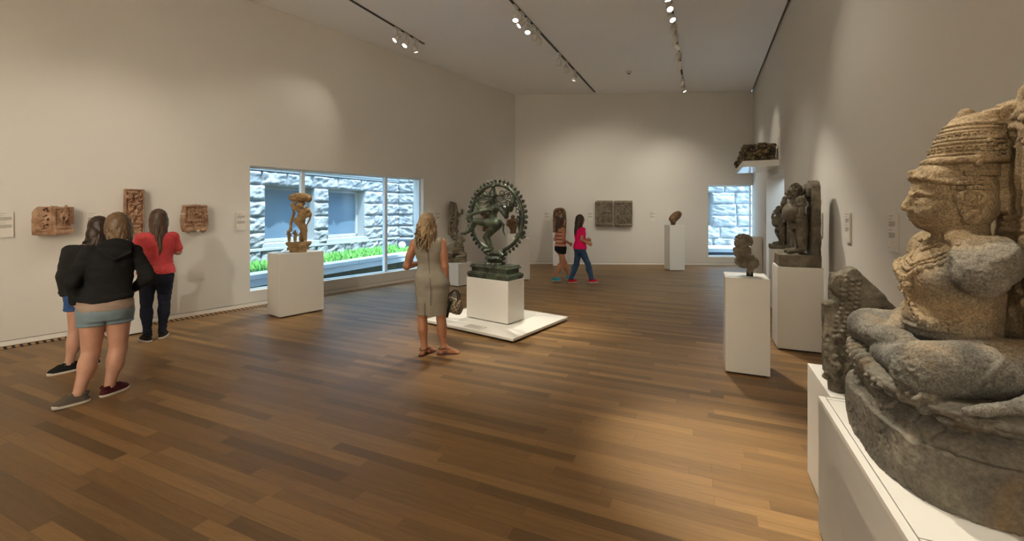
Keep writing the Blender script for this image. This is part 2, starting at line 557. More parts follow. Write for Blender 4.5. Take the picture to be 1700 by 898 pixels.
def lw(y): return Vector((CORNER_L.x - 550 / 720 * (CORNER_L.y - y), y, 0))
def rw(y): return Vector((RX0 + 318 / 720 * y, y, 0))
bm = bmesh.new()
bm_prism(bm, [lw(NEAR_Y) - LP * .4, rw(NEAR_Y) + RP * 4.2, CORNER_R + RP * 4.2 + RDIR * .5, CORNER_R + RDIR * .4, CORNER_L + LDIR * .4 - LP * .1], -.12, 0)
structure(from_bm('floor', bm, oak))
bm = bmesh.new()
bm_prism(bm, [lw(NEAR_Y) - LP * .4, rw(NEAR_Y) - RP * .05, CORNER_R - RP * .05, CORNER_R - RP * .05 + RDIR * .4, CORNER_L + LDIR * .4 - LP * .4], CEIL, CEIL + .15)
structure(from_bm('ceiling', bm, ceil_paint))
bm = bmesh.new()
bm_prism(bm, [rw(NEAR_Y) - RP * .3, rw(NEAR_Y) + RP * .4, CORNER_R + RP * .4 + RDIR * .4, CORNER_R - RP * .3 + RDIR * .4], CEIL + .16, CEIL + .3)
structure(from_bm('trim_1', bm, black_gap))

def wall(name, origin, ang, length, height, thick, holes, mat, sign, z0=.068):
    """a wall along local +X from its origin, its face at local y = 0; sign says on which side its body lies"""
    bm = bmesh.new()
    y0, y1 = sorted((0, sign * thick))
    xs = 0
    for (a, b, c, d) in sorted(holes):
        bm_box(bm, (xs, y0, z0), (a, y1, height))
        if c > z0: bm_box(bm, (a, y0, z0), (b, y1, c))
        bm_box(bm, (a, y0, d), (b, y1, height))
        xs = b
    if xs < length: bm_box(bm, (xs, y0, z0), (length, y1, height))
    return structure(from_bm(name, bm, mat, loc=origin, rz=ang))
def base_trim(name, origin, ang, spans, sign, thick):
    bm = bmesh.new()
    for a, b in spans:
        y0, y1 = sorted((0, sign * thick)); bm_box(bm, (a, y0, 0), (b, y1, .06))
    o = structure(from_bm('baseboard_' + name, bm, trim_white, loc=origin, rz=ang))
    bm = bmesh.new()
    for a, b in spans:
        y0, y1 = sorted((sign * .02, sign * thick)); bm_box(bm, (a, y0, .06), (b, y1, .068))
    structure(from_bm('trim_' + name, bm, black_gap, loc=origin, rz=ang))
# left wall: local +X runs from the far corner towards the camera
LROT = math.atan2(-LDIR.y, -LDIR.x)
def lu(px): return (CORNER_L - on_left(px)).dot(LDIR)
W1A, W1B, WZ0, WZ1 = lu(703), lu(415), .255, 2.475
LLEN = (CORNER_L - lw(NEAR_Y)).length
LW_T = .38
wall('wall_left', CORNER_L, LROT, LLEN, CEIL, LW_T, [(W1A, W1B, WZ0, WZ1)], paint, -1)
base_trim('left', CORNER_L, LROT, [(0, LLEN)], -1, LW_T)
# far wall: local +X runs from the left corner to the right corner
FLEN = (CORNER_R - CORNER_L).length
W2A = (on_far(1176) - CORNER_L).dot(FDIR)
wall('wall_far', CORNER_L, FA, FLEN, CEIL, .3, [(W2A, FLEN, WZ0, WZ1)], paint, 1)
base_trim('far', CORNER_L, FA, [(0, FLEN)], 1, .3)
# right wall: local +X runs from the camera end away
RROT = math.atan2(RDIR.y, RDIR.x)
RORG = rw(NEAR_Y)
RLEN = (CORNER_R - RORG).length
def ru(px): return (on_right(px) - RORG).dot(RDIR)
DA, DB, DZ = ru(1302), ru(1272), 2.46
wall('wall_right', RORG, RROT, RLEN + .4, CEIL + .16, .4, [(DA, DB, 0, DZ)], paint, -1)
base_trim('right', RORG, RROT, [(0, DA), (DB, RLEN)], -1, .4)
nl, nr = lw(NEAR_Y), rw(NEAR_Y)
wall('wall_near', nl, 0, (nr - nl).length, CEIL, .2, [], paint, -1, 0)
# the next gallery beyond the doorway
bm = bmesh.new()
a0 = RORG + RDIR * (DA - 1.5) + RP * 4.0; a1 = CORNER_R + RP * 4.0 + RDIR * .3
bm_prism(bm, [a0, a1, a1 + RP * .2, a0 + RP * .2], 0, 3.6)
b0 = CORNER_R + RP * .4 + RDIR * .2
bm_prism(bm, [b0, b0 + RP * 3.7, b0 + RP * 3.7 + RDIR * .2, b0 + RDIR * .2], 0, 3.6)
c0 = RORG + RDIR * (DA - 1.7) + RP * .4
bm_prism(bm, [c0, c0 + RP * 3.7, c0 + RP * 3.7 + RDIR * .2, c0 + RDIR * .2], 0, 3.6)
structure(from_bm('wall_passage', bm, paint))
bm = bmesh.new()
bm_prism(bm, [c0 - RP * .3, c0 + RP * 3.9, b0 + RP * 3.9 + RDIR * .2, b0 - RP * .3 + RDIR * .2], 3.6, 3.7)
structure(from_bm('ceiling_passage', bm, ceil_paint))
L = bpy.data.lights.new('passage_daylight', 'AREA'); L.shape = 'RECTANGLE'; L.size = 2.4; L.size_y = 3.2; L.energy = 130; L.color = (.62, .82, 1)  # cool area lamp added under the ceiling for daylight inferred in the next gallery
lo = bpy.data.objects.new('passage_daylight', L); COL.objects.link(lo); lo.location = (c0 + b0) / 2 + RP * 2 + Vector((0, 0, 3.55)); lo.rotation_euler = (0, 0, RROT)

# ------------------------------------------------------------------ windows
q = N('window_glass')
tr = q.n('BsdfTransparent'); tr.inputs[0].default_value = (.9, .95, .97, 1)
gl = q.n('BsdfGlossy'); gl.inputs['Roughness'].default_value = .02
lwt = q.n('LayerWeight'); lwt.inputs[0].default_value = .5
fr_fac = q.math('ADD', .025, q.math('MULTIPLY', q.math('POWER', lwt.outputs['Facing'], 4.0), .45))
mx = q.n('MixShader'); q.l(fr_fac, mx.inputs[0]); q.l(tr.outputs[0], mx.inputs[1]); q.l(gl.outputs[0], mx.inputs[2])
q.l(mx.outputs[0], q.out.inputs[0]); glass = q.m
frame_paint = plain('window_frame_paint', (214, 220, 224), .4, 0, .02)
frame_grey = plain('window_frame_grey', (96, 112, 128), .4, .3, .03)
def window(name, org, ang, a, b, z0, z1, mull, y0, y1):
    bm = bmesh.new()
    f = .035
    bm_box(bm, (a, y0, z0), (b, y1, z0 + f)); bm_box(bm, (a, y0, z1 - f), (b, y1, z1))
    bm_box(bm, (a, y0, z0), (a + f, y1, z1)); bm_box(bm, (b - f, y0, z0), (b, y1, z1))
    for m in mull: bm_box(bm, (m - .035, y0 - .015, z0), (m + .035, y1 + .015, z1), .004)
    fr_ = structure(from_bm(name, bm, frame_paint, loc=org, rz=ang))
    xs = [a] + list(mull) + [b]; ym = (y0 + y1) / 2
    for x0, x1 in zip(xs, xs[1:]):
        bm = bmesh.new(); bm_box(bm, (x0 + .03, ym - .006, z0 + .03), (x1 - .03, ym + .006, z1 - .03))
        from_bm('pane', bm, glass, fr_)
    return fr_
window('window_1', CORNER_L, LROT, W1A, W1B, WZ0, WZ1, [lu(646), lu(508)], -.19, -.12)
window('window_2', CORNER_L, FA, W2A, FLEN, WZ0, WZ1, [], .14, .2)
bm = bmesh.new()
bm_box(bm, (W1A, -.12, WZ0), (W1B, .004, WZ0 + .02), .003)
structure(from_bm('trim_2', bm, trim_white, loc=CORNER_L, rz=LROT))
# floor convector grille along the left wall
q = N('grille_oak'); v = q.coord()
grille_oak = q.pbr(q.ramp(q.noise(v, 14, 3), [(.3, lin((120, 84, 44))), (.7, lin((158, 116, 66)))]), .45)
vent = thing('floor_vent_grille', 'long slatted oak floor grille along the foot of left wall', 'grille', CORNER_L, LROT)
bm = bmesh.new(); bm_box(bm, (.3, .012, -.02), (LLEN - .2, .200, .0015)); from_bm('channel', bm, black_gap, vent)
bm = bmesh.new()
x = .32
while x < LLEN - .25:
    bm_box(bm, (x, .014, .0), (x + .036, .198, .006)); x += .066
o = from_bm('slats', bm, grille_oak, vent); o['kind'] = 'stuff'

# ------------------------------------------------------------------ the old stone building outside
limestone = stone('limestone', (108, 110, 111), (140, 141, 141), (168, 168, 167), 3.0, .5, 40, .9, .01)
smooth_stone = plain('dressed_stone', (150, 150, 147), .85, 0, .05, 4, .2)
outer_glass = plain('outside_glass', (84, 102, 116), .12, 0, .05, 2, 0, .9)
outer_frame_mat = plain('outside_frame', (150, 152, 150), .6)  # one even grey for the frames of the outside windows
KA = Vector((-4.33, 16.5, 0))                     # inner corner of the two stone wings
def facade_u(px):
    k = (px - 850) / F; m = RDIR.x / RDIR.y
    y = (KA.x - m * KA.y) / (k - m)
    return (KA - Vector((k * y, y, 0))).dot(RDIR)
def ashlar(bm, u0, u1, z0, z1, seed, depth=.06, cell=.03, M=Matrix.Identity(4)):
    """one rock-faced block: flat joints at its rim and a broken face inside"""
    nu = max(4, int((u1 - u0) / cell)); nz = max(4, int((z1 - z0) / cell))
    us = np.linspace(u0, u1, nu + 1); zs = np.linspace(z0, z1, nz + 1)
    U, Z = np.meshgrid(us, zs, indexing='ij')
    e = np.minimum(np.minimum(U - u0, u1 - U), np.minimum(Z - z0, z1 - Z))
    p = np.stack((U.ravel(), Z.ravel(), np.full(U.size, seed * 3.7)), 1)
    n = fbm(p, 4.5, 2, seed % 17).reshape(U.shape) * .45 + .25
    n = n + fbm(p * np.array((.8, 1.9, 1)) + p[:, [1, 0, 2]] * .5, 8, 4, seed % 11).reshape(U.shape) * .42
    d = np.clip((e - .004) / .05, 0, 1) * depth * (.75 + 1.25 * n)
    d = np.where(e < .004, -.012, d)
    vs = [[bm.verts.new(M @ Vector((U[i, j], d[i, j], Z[i, j]))) for j in range(nz + 1)] for i in range(nu + 1)]
    for i in range(nu):
        for j in range(nz): bm.faces.new((vs[i][j], vs[i][j + 1], vs[i + 1][j + 1], vs[i + 1][j]))
CZ = [.69, 1.11, 1.52, 1.94, 2.36, 2.74]
def coursed(bm, u0, u1, zrows, seed, openings=(), M=Matrix.Identity(4), cell=.03):
    rnd = random.Random(seed)
    for r_, (z0, z1) in enumerate(zip(zrows, zrows[1:])):
        x = u0; cuts = []
        spans = [(u0, u1)]
        for (a, b, c, d) in openings:
            if z0 < d - .02 and z1 > c + .02:
                ns = []
                for s0, s1 in spans:
                    if b <= s0 or a >= s1: ns.append((s0, s1)); continue
                    if a - s0 > .05: ns.append((s0, a))
                    if s1 - b > .05: ns.append((b, s1))
                spans = ns
        for s0, s1 in spans:
            x = s0 - rnd.random() * .4 * (s1 - s0 > 1.5)
            while x < s1 - .01:
                w = rnd.uniform(.7, 1.25)
                e = x + w
                if s1 - e < .35: e = s1
                ashlar(bm, max(x, s0), min(e, s1), z0, z1, rnd.randrange(9999), .055, cell, M)
                x = e
bld = thing('stone_building', 'pale rough stone building seen through the windows across the planted bed', 'building', KA, math.atan2(-RDIR.y, -RDIR.x))
# local +X from the inner corner towards the camera, local +Y towards the gallery
fl = 12.5
op = [(facade_u(605), facade_u(545), .82, 2.36), (facade_u(522), facade_u(440), .82, 2.36), (facade_u(430) + .45, facade_u(430) + 2.4, .82, 2.36)]
op = [tuple(o) for o in op]
bm = bmesh.new()
coursed(bm, 0, fl, CZ, 3, op)
coursed(bm, 0, fl, [.2, .69], 8)
from_bm('stone_wall', bm, limestone, bld, True)
bm = bmesh.new()
bm_box(bm, (0, -.7, -.3), (fl, -.42, 9.5))
for (x0, x1) in ((0, op[0][0]), (op[0][1], op[1][0]), (op[1][1], op[2][0]), (op[2][1], fl)):
    bm_box(bm, (x0, -.5, 0), (x1, -.02, 2.36))
bm_box(bm, (0, -.5, 2.36), (fl, -.02, 9.5)); bm_box(bm, (0, -.5, -.3), (fl, -.02, .8))
from_bm('wall_core', bm, smooth_stone, bld)
bm = bmesh.new()
for (a, b, c, d) in op: bm_box(bm, (a - .12, -.45, c - .16), (b + .12, .07, c - .01), .008)
bm_box(bm, (-.2, -.1, .62), (fl, .075, .70), .01)
from_bm('sill_course', bm, smooth_stone, bld)
bm = bmesh.new()
prof = [(-.1, 2.74), (.06, 2.74), (.06, 2.79), (.085, 2.81), (.085, 2.87), (.12, 2.91), (.12, 2.98), (.16, 3.02), (.16, 3.25), (-.1, 3.3)]
for x0, x1 in ((-.1, fl),):
    a = [bm.verts.new((x0, y, z)) for y, z in prof]; b = [bm.verts.new((x1, y, z)) for y, z in prof]
    for i in range(len(prof)): bm.faces.new((a[i], a[(i + 1) % len(prof)], b[(i + 1) % len(prof)], b[i]))
    bm.faces.new(a); bm.faces.new(b[::-1])
from_bm('cornice', bm, smooth_stone, bld)
for (a, b, c, d) in op:
    bm = bmesh.new()
    for lo_, hi_ in (((a, -.40, c), (a + .09, -.30, d)), ((b - .09, -.40, c), (b, -.30, d)), ((a, -.40, c), (b, -.30, c + .09)), ((a, -.40, d - .09), (b, -.30, d))):
        bm_box(bm, lo_, hi_, .006)
    w = from_bm('window_frame', bm, outer_frame_mat, bld)
    from_bm('pane', (lambda m: (bm_box(m, (a + .08, -.38, c + .08), (b - .08, -.36, d - .08)), m)[1])(bmesh.new()), outer_glass, w)
# second wing, square on to the picture
wing = thing('stone_building', 'pale rough stone wing seen through the small far window', 'building', KA, FA)
bm = bmesh.new()
ox = [(10.45, 11.66, 1.15, 2.36)]
Mx = Matrix(((1, 0, 0, 0), (0, -1, 0, 0), (0, 0, 1, 0), (0, 0, 0, 1)))
coursed(bm, 0, 13.5, CZ, 21, ox, Mx)
from_bm('stone_wall', bm, limestone, wing, True)
bm = bmesh.new()
coursed(bm, 0, 13.5, [2.74, 3.15], 22, (), Mx)
from_bm('upper_stone_band', bm, limestone, wing, True)
bm = bmesh.new()
coursed(bm, 0, 13.5, [.2, .69], 23, (), Mx)
from_bm('stone_band', bm, limestone, wing, True)
bm = bmesh.new(); bm_box(bm, (-.3, .3, -.3), (13.5, .7, 9.5)); bm_box(bm, (-.3, .02, -.3), (ox[0][0], .5, 9.5)); bm_box(bm, (ox[0][1], .02, -.3), (13.5, .5, 9.5)); bm_box(bm, (ox[0][0], .02, -.3), (ox[0][1], .5, 1.15)); bm_box(bm, (ox[0][0], .02, 2.36), (ox[0][1], .5, 9.5))
from_bm('wall_core', bm, smooth_stone, wing)
a, b, c, d = ox[0]
bm = bmesh.new()
for lo_, hi_ in (((a, .2, c), (a + .08, .28, d)), ((b - .08, .2, c), (b, .28, d)), ((a, .2, c), (b, .28, c + .08)), ((a, .2, d - .08), (b, .28, d)), ((a, .2, 1.6), (b, .28, 1.66))): bm_box(bm, lo_, hi_)
w = from_bm('window_frame', bm, outer_frame_mat, wing)
bm = bmesh.new(); bm_box(bm, (a + .07, .23, c + .07), (b - .07, .25, d - .07)); from_bm('pane', bm, outer_glass, w)
# planted bed, ledge, paving
soil = plain('soil', (70, 66, 44), .95, 0, .3, 20, .5)
gravel = stone('gravel', (92, 104, 112), (120, 132, 138), (150, 160, 166), 30, .5, 60)
concrete = plain('concrete', (196, 200, 202), .7, 0, .05, 5, .1)
bluestone = plain('bluestone', (60, 66, 74), .6, 0, .1, 6, .1)
bm = bmesh.new(); bm_prism(bm, [(-24, -4), (-1, -4), (-1, 13.2), (10, 13.2), (16, 13.2), (16, 24), (-24, 24)], -.25, -.13)
structure(from_bm('ground', bm, gravel))
LEDGE = 2.2
rzb = math.atan2(-RDIR.y, -RDIR.x)
bedo = KA
o = box('planting_bed', (-.3, 0, -.14), (fl, LEDGE - .02, .33), soil, None, 0, KA, rzb); structure(o)
led = thing('planter_ledge', 'pale stone ledge in front of planted bed outside the big window', 'ledge', KA, rzb)
bm = bmesh.new()
x = -.4
while x < fl: bm_box(bm, (x, LEDGE - .38, .27), (min(x + 1.19, fl), LEDGE, .37), .006); x += 1.2
from_bm('coping', bm, concrete, led)
box('front_panel', (-.4, LEDGE - .3, .12), (fl, LEDGE - .015, .27), concrete, led)
box('plinth', (-.4, LEDGE - .3, -.13), (fl, LEDGE - .08, .12), bluestone, led)
led2 = thing('planter_ledge', 'pale stone ledge below the stone wing outside the small far window', 'ledge', KA, FA)
box('coping', (2.5, -1.5, .30), (13.5, -.1, .42), concrete, led2, .006)
box('plinth', (2.5, -1.45, -.13), (13.5, -.2, .30), bluestone, led2)
grass_mat = plain('grass', (104, 168, 74), .6, 0, .3, 3)
rg = random.Random(4); bm = bmesh.new()
for i in range(5200):
    x = rg.uniform(-.1, 10.5); y = rg.uniform(.12, LEDGE - .42); h_ = rg.uniform(.05, .16) * (1.25 - .4 * y / LEDGE); a = rg.uniform(0, 2 * PI); w_ = rg.uniform(.008, .02)
    dx, dy = math.cos(a) * w_, math.sin(a) * w_; lx, ly = rg.uniform(-.06, .06), rg.uniform(-.06, .06)
    v0 = bm.verts.new((x - dx, y - dy, .325)); v1 = bm.verts.new((x + dx, y + dy, .325)); v2 = bm.verts.new((x + dx * .6 + lx * .5, y + dy * .6 + ly * .5, .33 + h_ * .6)); v3 = bm.verts.new((x + lx, y + ly, .33 + h_))
    bm.faces.new((v0, v1, v2)); bm.faces.new((v0, v2, v3))
o = from_bm('grass', bm, grass_mat, None, False, KA, rzb); o['kind'] = 'stuff'
tag(o, 'bright green low plants growing in the bed outside the big window', 'plants')
ub = thing('utility_box', 'dark low utility box with a pale round disc beside stone corner outside', 'box', KA + RDIR * -.75 + RP * .75 + Vector((0, 0, .33)), FA)
box('body', (-.1, -.2, 0), (.62, .2, .34), bluestone, ub, .02)
bm = bmesh.new(); bm_lathe(bm, [(.13, 0), (.13, .03), (.1, .04)], 20, Matrix.Translation((.08, -.2, .14)) @ Matrix.Rotation(R(90), 4, 'X')); from_bm('disc', bm, concrete, ub)
# ------------------------------------------------------------------ plinths
plinth_paint = plain('plinth_paint', (212, 208, 200), .42, 0, .012, 1.0)
def plinth(label, near_corner, ang, w, d, h, group=None, gap=.018):
    """white box on a shadow gap; local origin at the bottom corner nearest the camera, +X right, +Y back"""
    t = thing('display_plinth', label, 'plinth', near_corner, ang, group)
    box('body', (0, 0, gap), (w, d, h), plinth_paint, t, .003)
    box('recessed_base', (.03, .03, 0), (w - .03, d - .03, gap + .002), black_gap, t)
    return t
def corner_at(px, py): return GP(px, py)
# beside the window: sides square to the left wall
LRX = LA + PI / 2                                  # local +X runs along LDIR
c_win = GP(464.6, 528.9)
plinth('wide white plinth in front of the big window under the dancer statue', c_win, LRX, .72, .43, 1.0)
c_rel = GP(180, 563.5)
plinth('white plinth against left wall under the tall carved panel, behind the girls', c_rel, LRX, (GP(237, 551.5) - c_rel).length, (on_left(237).xy - GP(237, 551.5).xy).dot(-LP.xy) - .01, 1.18)
# low platform and the block on it, square to the left wall
PLX = GP(852, 562.4, .06); 
ANG_P = math.atan2(1.147, .844)                    # local +X towards the right back
plat = thing('floor_platform', 'low wide white platform on the floor around the bronze plinth', 'platform', (PLX.x, PLX.y, 0), ANG_P)
box('body', (0, 0, .025), (1.424, 1.65, .06), plinth_paint, plat, .003)
box('recessed_base', (.05, .05, 0), (1.37, 1.60, .027), black_gap, plat)
c_nat = GP(843.4, 539.8, .06)
t = plinth('white plinth on the low platform under the bronze ring dancer', c_nat, ANG_P, .40, .79, .615, None, .012)
# behind the woman: the bull's plinth
c_bull = GP(761, 476.6)
plinth('low white plinth under the reclining stone bull', c_bull, ANG_P, .45, .62, .515)
# behind the ring dancer
c_back = GP(850.2, 465.5); 
plinth('white plinth behind the bronze ring dancer under a small standing bronze', c_back, R(2), .43, .43, 1.01)
c_torso = PT(842, 388, 12.55); c_torso.z = 0
plinth('slim white plinth near the far left corner under a broken torso', c_torso, R(-5), .34, .34, 1.015)
# far wall
c_stele = GP(918, 442.3)
plinth('white plinth against the far wall under the round topped stele', c_stele, FA, .42, .3, 1.015)
c_head = GP(1112, 449.6)
plinth('tall white plinth by the far wall under a single stone head', c_head, R(1), .425, .42, 1.275)
# right side
c_bust = GP(1204, 618.6)
plinth('tall white plinth at right standing free under a small stone bust', c_bust, RA, .405, .467, .99)
c_guard = GP(1290.6, 580)
plinth('white plinth near the right wall under the big guardian stele', c_guard, RA, .466, .45, 1.006)
c_small = PT(1281, 413, 7.4); c_small.z = 0
plinth('white plinth near the doorway under the small guardian figure', c_small, RA, .28, .34, 1.03)
c_side = PT(1246.3, 393, 11.3); c_side.z = 0
plinth('empty white plinth against the right wall beside the small far window', c_side, RA, .265, .3, 1.005)
# the big plinth in front at right, with a groove round its top
c_big = Vector((1.607, 2.275, 0))
ANG_B = R(-113.8)                                  # local +X towards the camera along the wall, local +Y towards the wall
big = thing('display_plinth', 'large white plinth in right foreground under the seated stone figure', 'plinth', c_big, ANG_B)
bm = bmesh.new()
bm_box(bm, (0, 0, .02), (1.10, .028, .71)); bm_box(bm, (0, .033, .02), (.028, .80, .71)); bm_box(bm, (1.068, .033, .02), (1.10, .80, .71))
bm_box(bm, (0, .0, .02), (1.10, .80, .69))
from_bm('body', bm, plinth_paint, big)
box('top_panel', (.033, .033, .68), (1.063, .80, .71), plinth_paint, big, .001)
box('recessed_base', (.03, .03, 0), (1.07, .77, .022), black_gap, big)
c_lion = c_big + Vector((-.404, -.915, 0)) * -.56 + RP * .055
lp = thing('display_plinth', 'white plinth behind the large one under the beaded stone fragment', 'plinth', c_lion, ANG_B)
box('body', (0, 0, .02), (.545, .60, .71), plinth_paint, lp, .003)
box('recessed_base', (.03, .03, 0), (.52, .57, .022), black_gap, lp)
# the shelf over the doorway
q0 = Vector((5.39, 8.74, 0))
sh = thing('wall_shelf', 'white box shelf high on the right wall above the doorway', 'shelf', q0 + Vector((0, 0, 2.59)), RA)
q = N('shelf_gloss'); shelf_gloss = q.pbr(lin((222, 218, 210)), .12, 0, None, .6)
box('body', (-.656, -.0, .004), (-.002, 1.67, .125), plinth_paint, sh, .003)
box('underside', (-.654, .002, 0), (-.004, 1.668, .006), shelf_gloss, sh)
box('end_panel', (-.03, -.09, .125), (-.002, -.06, .55), plinth_paint, sh, .002)
# ------------------------------------------------------------------ ceiling tracks and their lamps
def track_pt(px, py, dz=0.0):
    y = F * (CEIL - EYE) / (HOR - py)
    return Vector(((px - 850) / F * y, y, CEIL - dz))
def track(label, a, b):
    t = thing('light_track', label, 'light track', a)
    bm = bmesh.new()
    d = Vector(b) - Vector(a); an = math.atan2(d.y, d.x)
    bm_box(bm, (0, -.024, -.012), (d.length, .024, .003))
    o = from_bm('rail', bm, dark_metal, t, rz=an)
    for x in (-.02, d.length - .03):
        bm = bmesh.new(); bm_box(bm, (x, -.026, -.014), (x + .05, .026, .002))
        from_bm('end_cap', bm, dark_metal, t, rz=an)
    return Vector(a), d.normalized()
T1 = track_pt(703, 72); T2 = track_pt(987, 152); T3 = track_pt(1136, 147)
def along(p, y): return p + RDIR * ((y - p.y) / RDIR.y)
tr1 = track('left dark ceiling track carrying three lit lamps at its far end', T1, along(T1, -5.2))
tr2 = track('middle dark ceiling track carrying two clusters of lamps', T2, along(T2, -5.2))
tr3 = track('right dark ceiling track carrying a long row of lamps', T3, along(T3, -5.2))
# ------------------------------------------------------------------ small carved figures
class Pose:
    def __init__(s, o=(0, 0, 0), H=1.0, yaw=0, roll=0):
        s.o = np.array(o, np.float32); s.H = H; s.M = rot3(0, roll, yaw)
    def __call__(s, p): return s.o + s.M @ (np.array(p, np.float32) * s.H)
STAND = dict(pel=(0, 0, .52), waist=(0, 0, .62), chest=(0, -.01, .73), neck=(0, .0, .84), head=(0, -.01, .92),
             shL=(.115, 0, .80), elL=(.15, .01, .66), haL=(.15, -.05, .53), shR=(-.115, 0, .80), elR=(-.15, .01, .66), haR=(-.15, -.05, .53),
             hiL=(.055, 0, .50), knL=(.06, -.01, .28), anL=(.06, .01, .05), toL=(.065, -.09, .025),
             hiR=(-.055, 0, .50), knR=(-.06, -.01, .28), anR=(-.06, .01, .05), toR=(-.065, -.09, .025))
def fig(s, P, J=None, r=1.0, k=.012, crown='cone', bust=0.0, belly=0.0, ornate=True, legs=True, arms=True):
    """a carved human figure; positions are shares of its height"""
    j = dict(STAND); j.update(J or {})
    H = P.H; q = lambda n: P(j[n]); kk = k * H; Rr = lambda v: v * H * r
    M = P.M
    s.ell(q('pel'), (Rr(.095), Rr(.07), Rr(.075)), M, kk)
    s.cone(q('pel'), q('waist'), Rr(.075), Rr(.062), kk * 2)
    s.cone(q('waist'), q('chest'), Rr(.06), Rr(.075), kk * 2)
    s.ell(q('chest'), (Rr(.10), Rr(.065), Rr(.085)), M, kk * 2)
    s.cone(q('shL'), q('shR'), Rr(.042), Rr(.042), kk * 2)
    s.cone(q('neck') - M @ np.array((0, 0, .04 * H)), q('neck') + M @ np.array((0, 0, .04 * H)), Rr(.034), Rr(.03), kk)
    if belly: s.ell(q('waist') + M @ np.array((0, -.03 * H, -.01 * H)), (Rr(.08 + belly), Rr(.06 + belly), Rr(.07 + belly)), M, kk * 2)
    if bust:
        for sx in (-1, 1): s.ell(q('chest') + M @ np.array((sx * .05 * H, -.055 * H, .0)), Rr(bust), M, kk)
    hd = q('head')
    s.ell(hd, (Rr(.05), Rr(.056), Rr(.068)), M, kk)
    f = lambda x, y, z: hd + M @ np.array((x * H * r, y * H * r, z * H * r), np.float32)
    s.cone(f(0, -.05, .01), f(0, -.064, -.012), Rr(.008), Rr(.012), kk * .4)
    for sx in (-1, 1):
        s.ell(f(sx * .052, .005, -.012), (Rr(.012), Rr(.018), Rr(.032)), M, kk * .4)
        s.ell(f(sx * .022, -.05, .008), (Rr(.011), Rr(.009), Rr(.006)), M, kk * .2)
    s.ell(f(0, -.05, -.033), (Rr(.018), Rr(.01), Rr(.007)), M, kk * .2)
    if crown == 'cone':
        s.tor(f(0, .005, .036), Rr(.052), Rr(.013), M, kk * .4)
        s.cone(f(0, .01, .05), f(0, .015, .14), Rr(.048), Rr(.022), kk * .5)
        s.tor(f(0, .01, .085), Rr(.04), Rr(.01), M, kk * .3)
        s.ell(f(0, .015, .155), Rr(.024), M, kk * .4)
    elif crown == 'curls':
        rn = random.Random(3)
        for i in range(60):
            a = rn.uniform(0, 2 * PI); e = rn.uniform(-.35, 1)
            c = math.sqrt(max(0, 1 - e * e))
            p = (math.cos(a) * c * .062, .012 + math.sin(a) * c * .062, .012 + e * .07)
            if p[1] < -.03 and p[2] < .03: continue
            s.ell(f(*p), Rr(.018), M, kk * .25)
    elif crown == 'bun':
        s.ell(f(0, .02, .075), (Rr(.045), Rr(.045), Rr(.035)), M, kk * .4)
        s.tor(f(0, .0, .03), Rr(.053), Rr(.012), M, kk * .3)
    if arms:
        for sd in 'LR':
            s.cone(q('sh' + sd), q('el' + sd), Rr(.036), Rr(.028), kk)
            s.cone(q('el' + sd), q('ha' + sd), Rr(.028), Rr(.02), kk)
            e, h_ = q('el' + sd), q('ha' + sd)
            dn = (h_ - e) / (np.linalg.norm(h_ - e) + 1e-6)
            s.ell(h_ + dn * Rr(.02), Rr(.027), M, kk * .5)
            if ornate:
                u = q('sh' + sd) * .5 + e * .5
                s.ell(u, (Rr(.042), Rr(.042), Rr(.012)), M, kk * .2)
    if legs:
        for sd in 'LR':
            s.cone(q('hi' + sd), q('kn' + sd), Rr(.062), Rr(.042), kk)
            s.cone(q('kn' + sd), q('an' + sd), Rr(.042), Rr(.026), kk)
            s.ell(q('kn' + sd) * .72 + q('an' + sd) * .28 + M @ np.array((0, .012 * H, 0)), (Rr(.04), Rr(.042), Rr(.07)), M, kk)
            s.cone(q('an' + sd), q('to' + sd), Rr(.026), Rr(.022), kk)
            if ornate: s.tor(q('an' + sd) + M @ np.array((0, 0, .02 * H)), Rr(.03), Rr(.01), M, kk * .2)
    if ornate:
        s.tor(q('pel') + M @ np.array((0, 0, .045 * H)), Rr(.085), Rr(.013), M, kk * .3, 'u', 1, .78)
        s.tor(q('neck') + M @ np.array((0, -.015 * H, -.035 * H)), Rr(.06), Rr(.012), M @ rot3(25), kk * .3)
def lumps(s, lo, hi, n, rmin, rmax, seed, k=.006, flat=None):
    rn = random.Random(seed)
    for i in range(n):
        c = [rn.uniform(a, b) for a, b in zip(lo, hi)]
        a = rn.uniform(rmin, rmax)
        s.ell(c, (a * rn.uniform(.6, 1.5), a * (flat or 1), a * rn.uniform(.6, 1.5)), rot3(0, rn.uniform(-60, 60), 0), k)
def pits(p, scale, amp, seed=0):
    n = fbm(p, scale, 2, seed)
    return -amp * np.maximum(0, n - .15)
def rough(amp, scale, octv=3, seed=0):
    return lambda p: amp * fbm(p, scale, octv, seed)

terracotta = stone('terracotta', (122, 90, 68), (158, 122, 96), (192, 160, 132), 9, .5, 120, .85, .004, (132, 92, 70))
buff = stone('buff_sandstone', (118, 94, 62), (152, 124, 86), (186, 158, 118), 8, .4, 110, .8, .004)
grey_tan = stone('grey_tan_stone', (84, 76, 63), (116, 106, 90), (150, 139, 119), 7, .5, 110, .85, .005)
dark_stone = stone('dark_stone', (74, 68, 58), (102, 94, 80), (134, 124, 107), 8, .6, 110, .85, .005)
black_stone = stone('black_stone', (36, 32, 27), (70, 60, 46), (176, 150, 106), 16, .6, 90, .85, .006)
brown_stone = stone('brown_stone', (84, 62, 42), (112, 86, 60), (142, 112, 82), 9, .4, 110, .8, .004)
bronze = stone('bronze', (40, 42, 35), (62, 65, 55), (104, 109, 92), 9, .2, 60, .40, .002, (92, 104, 84))
bronze.node_tree.nodes['Principled BSDF'].inputs['Metallic'].default_value = .35
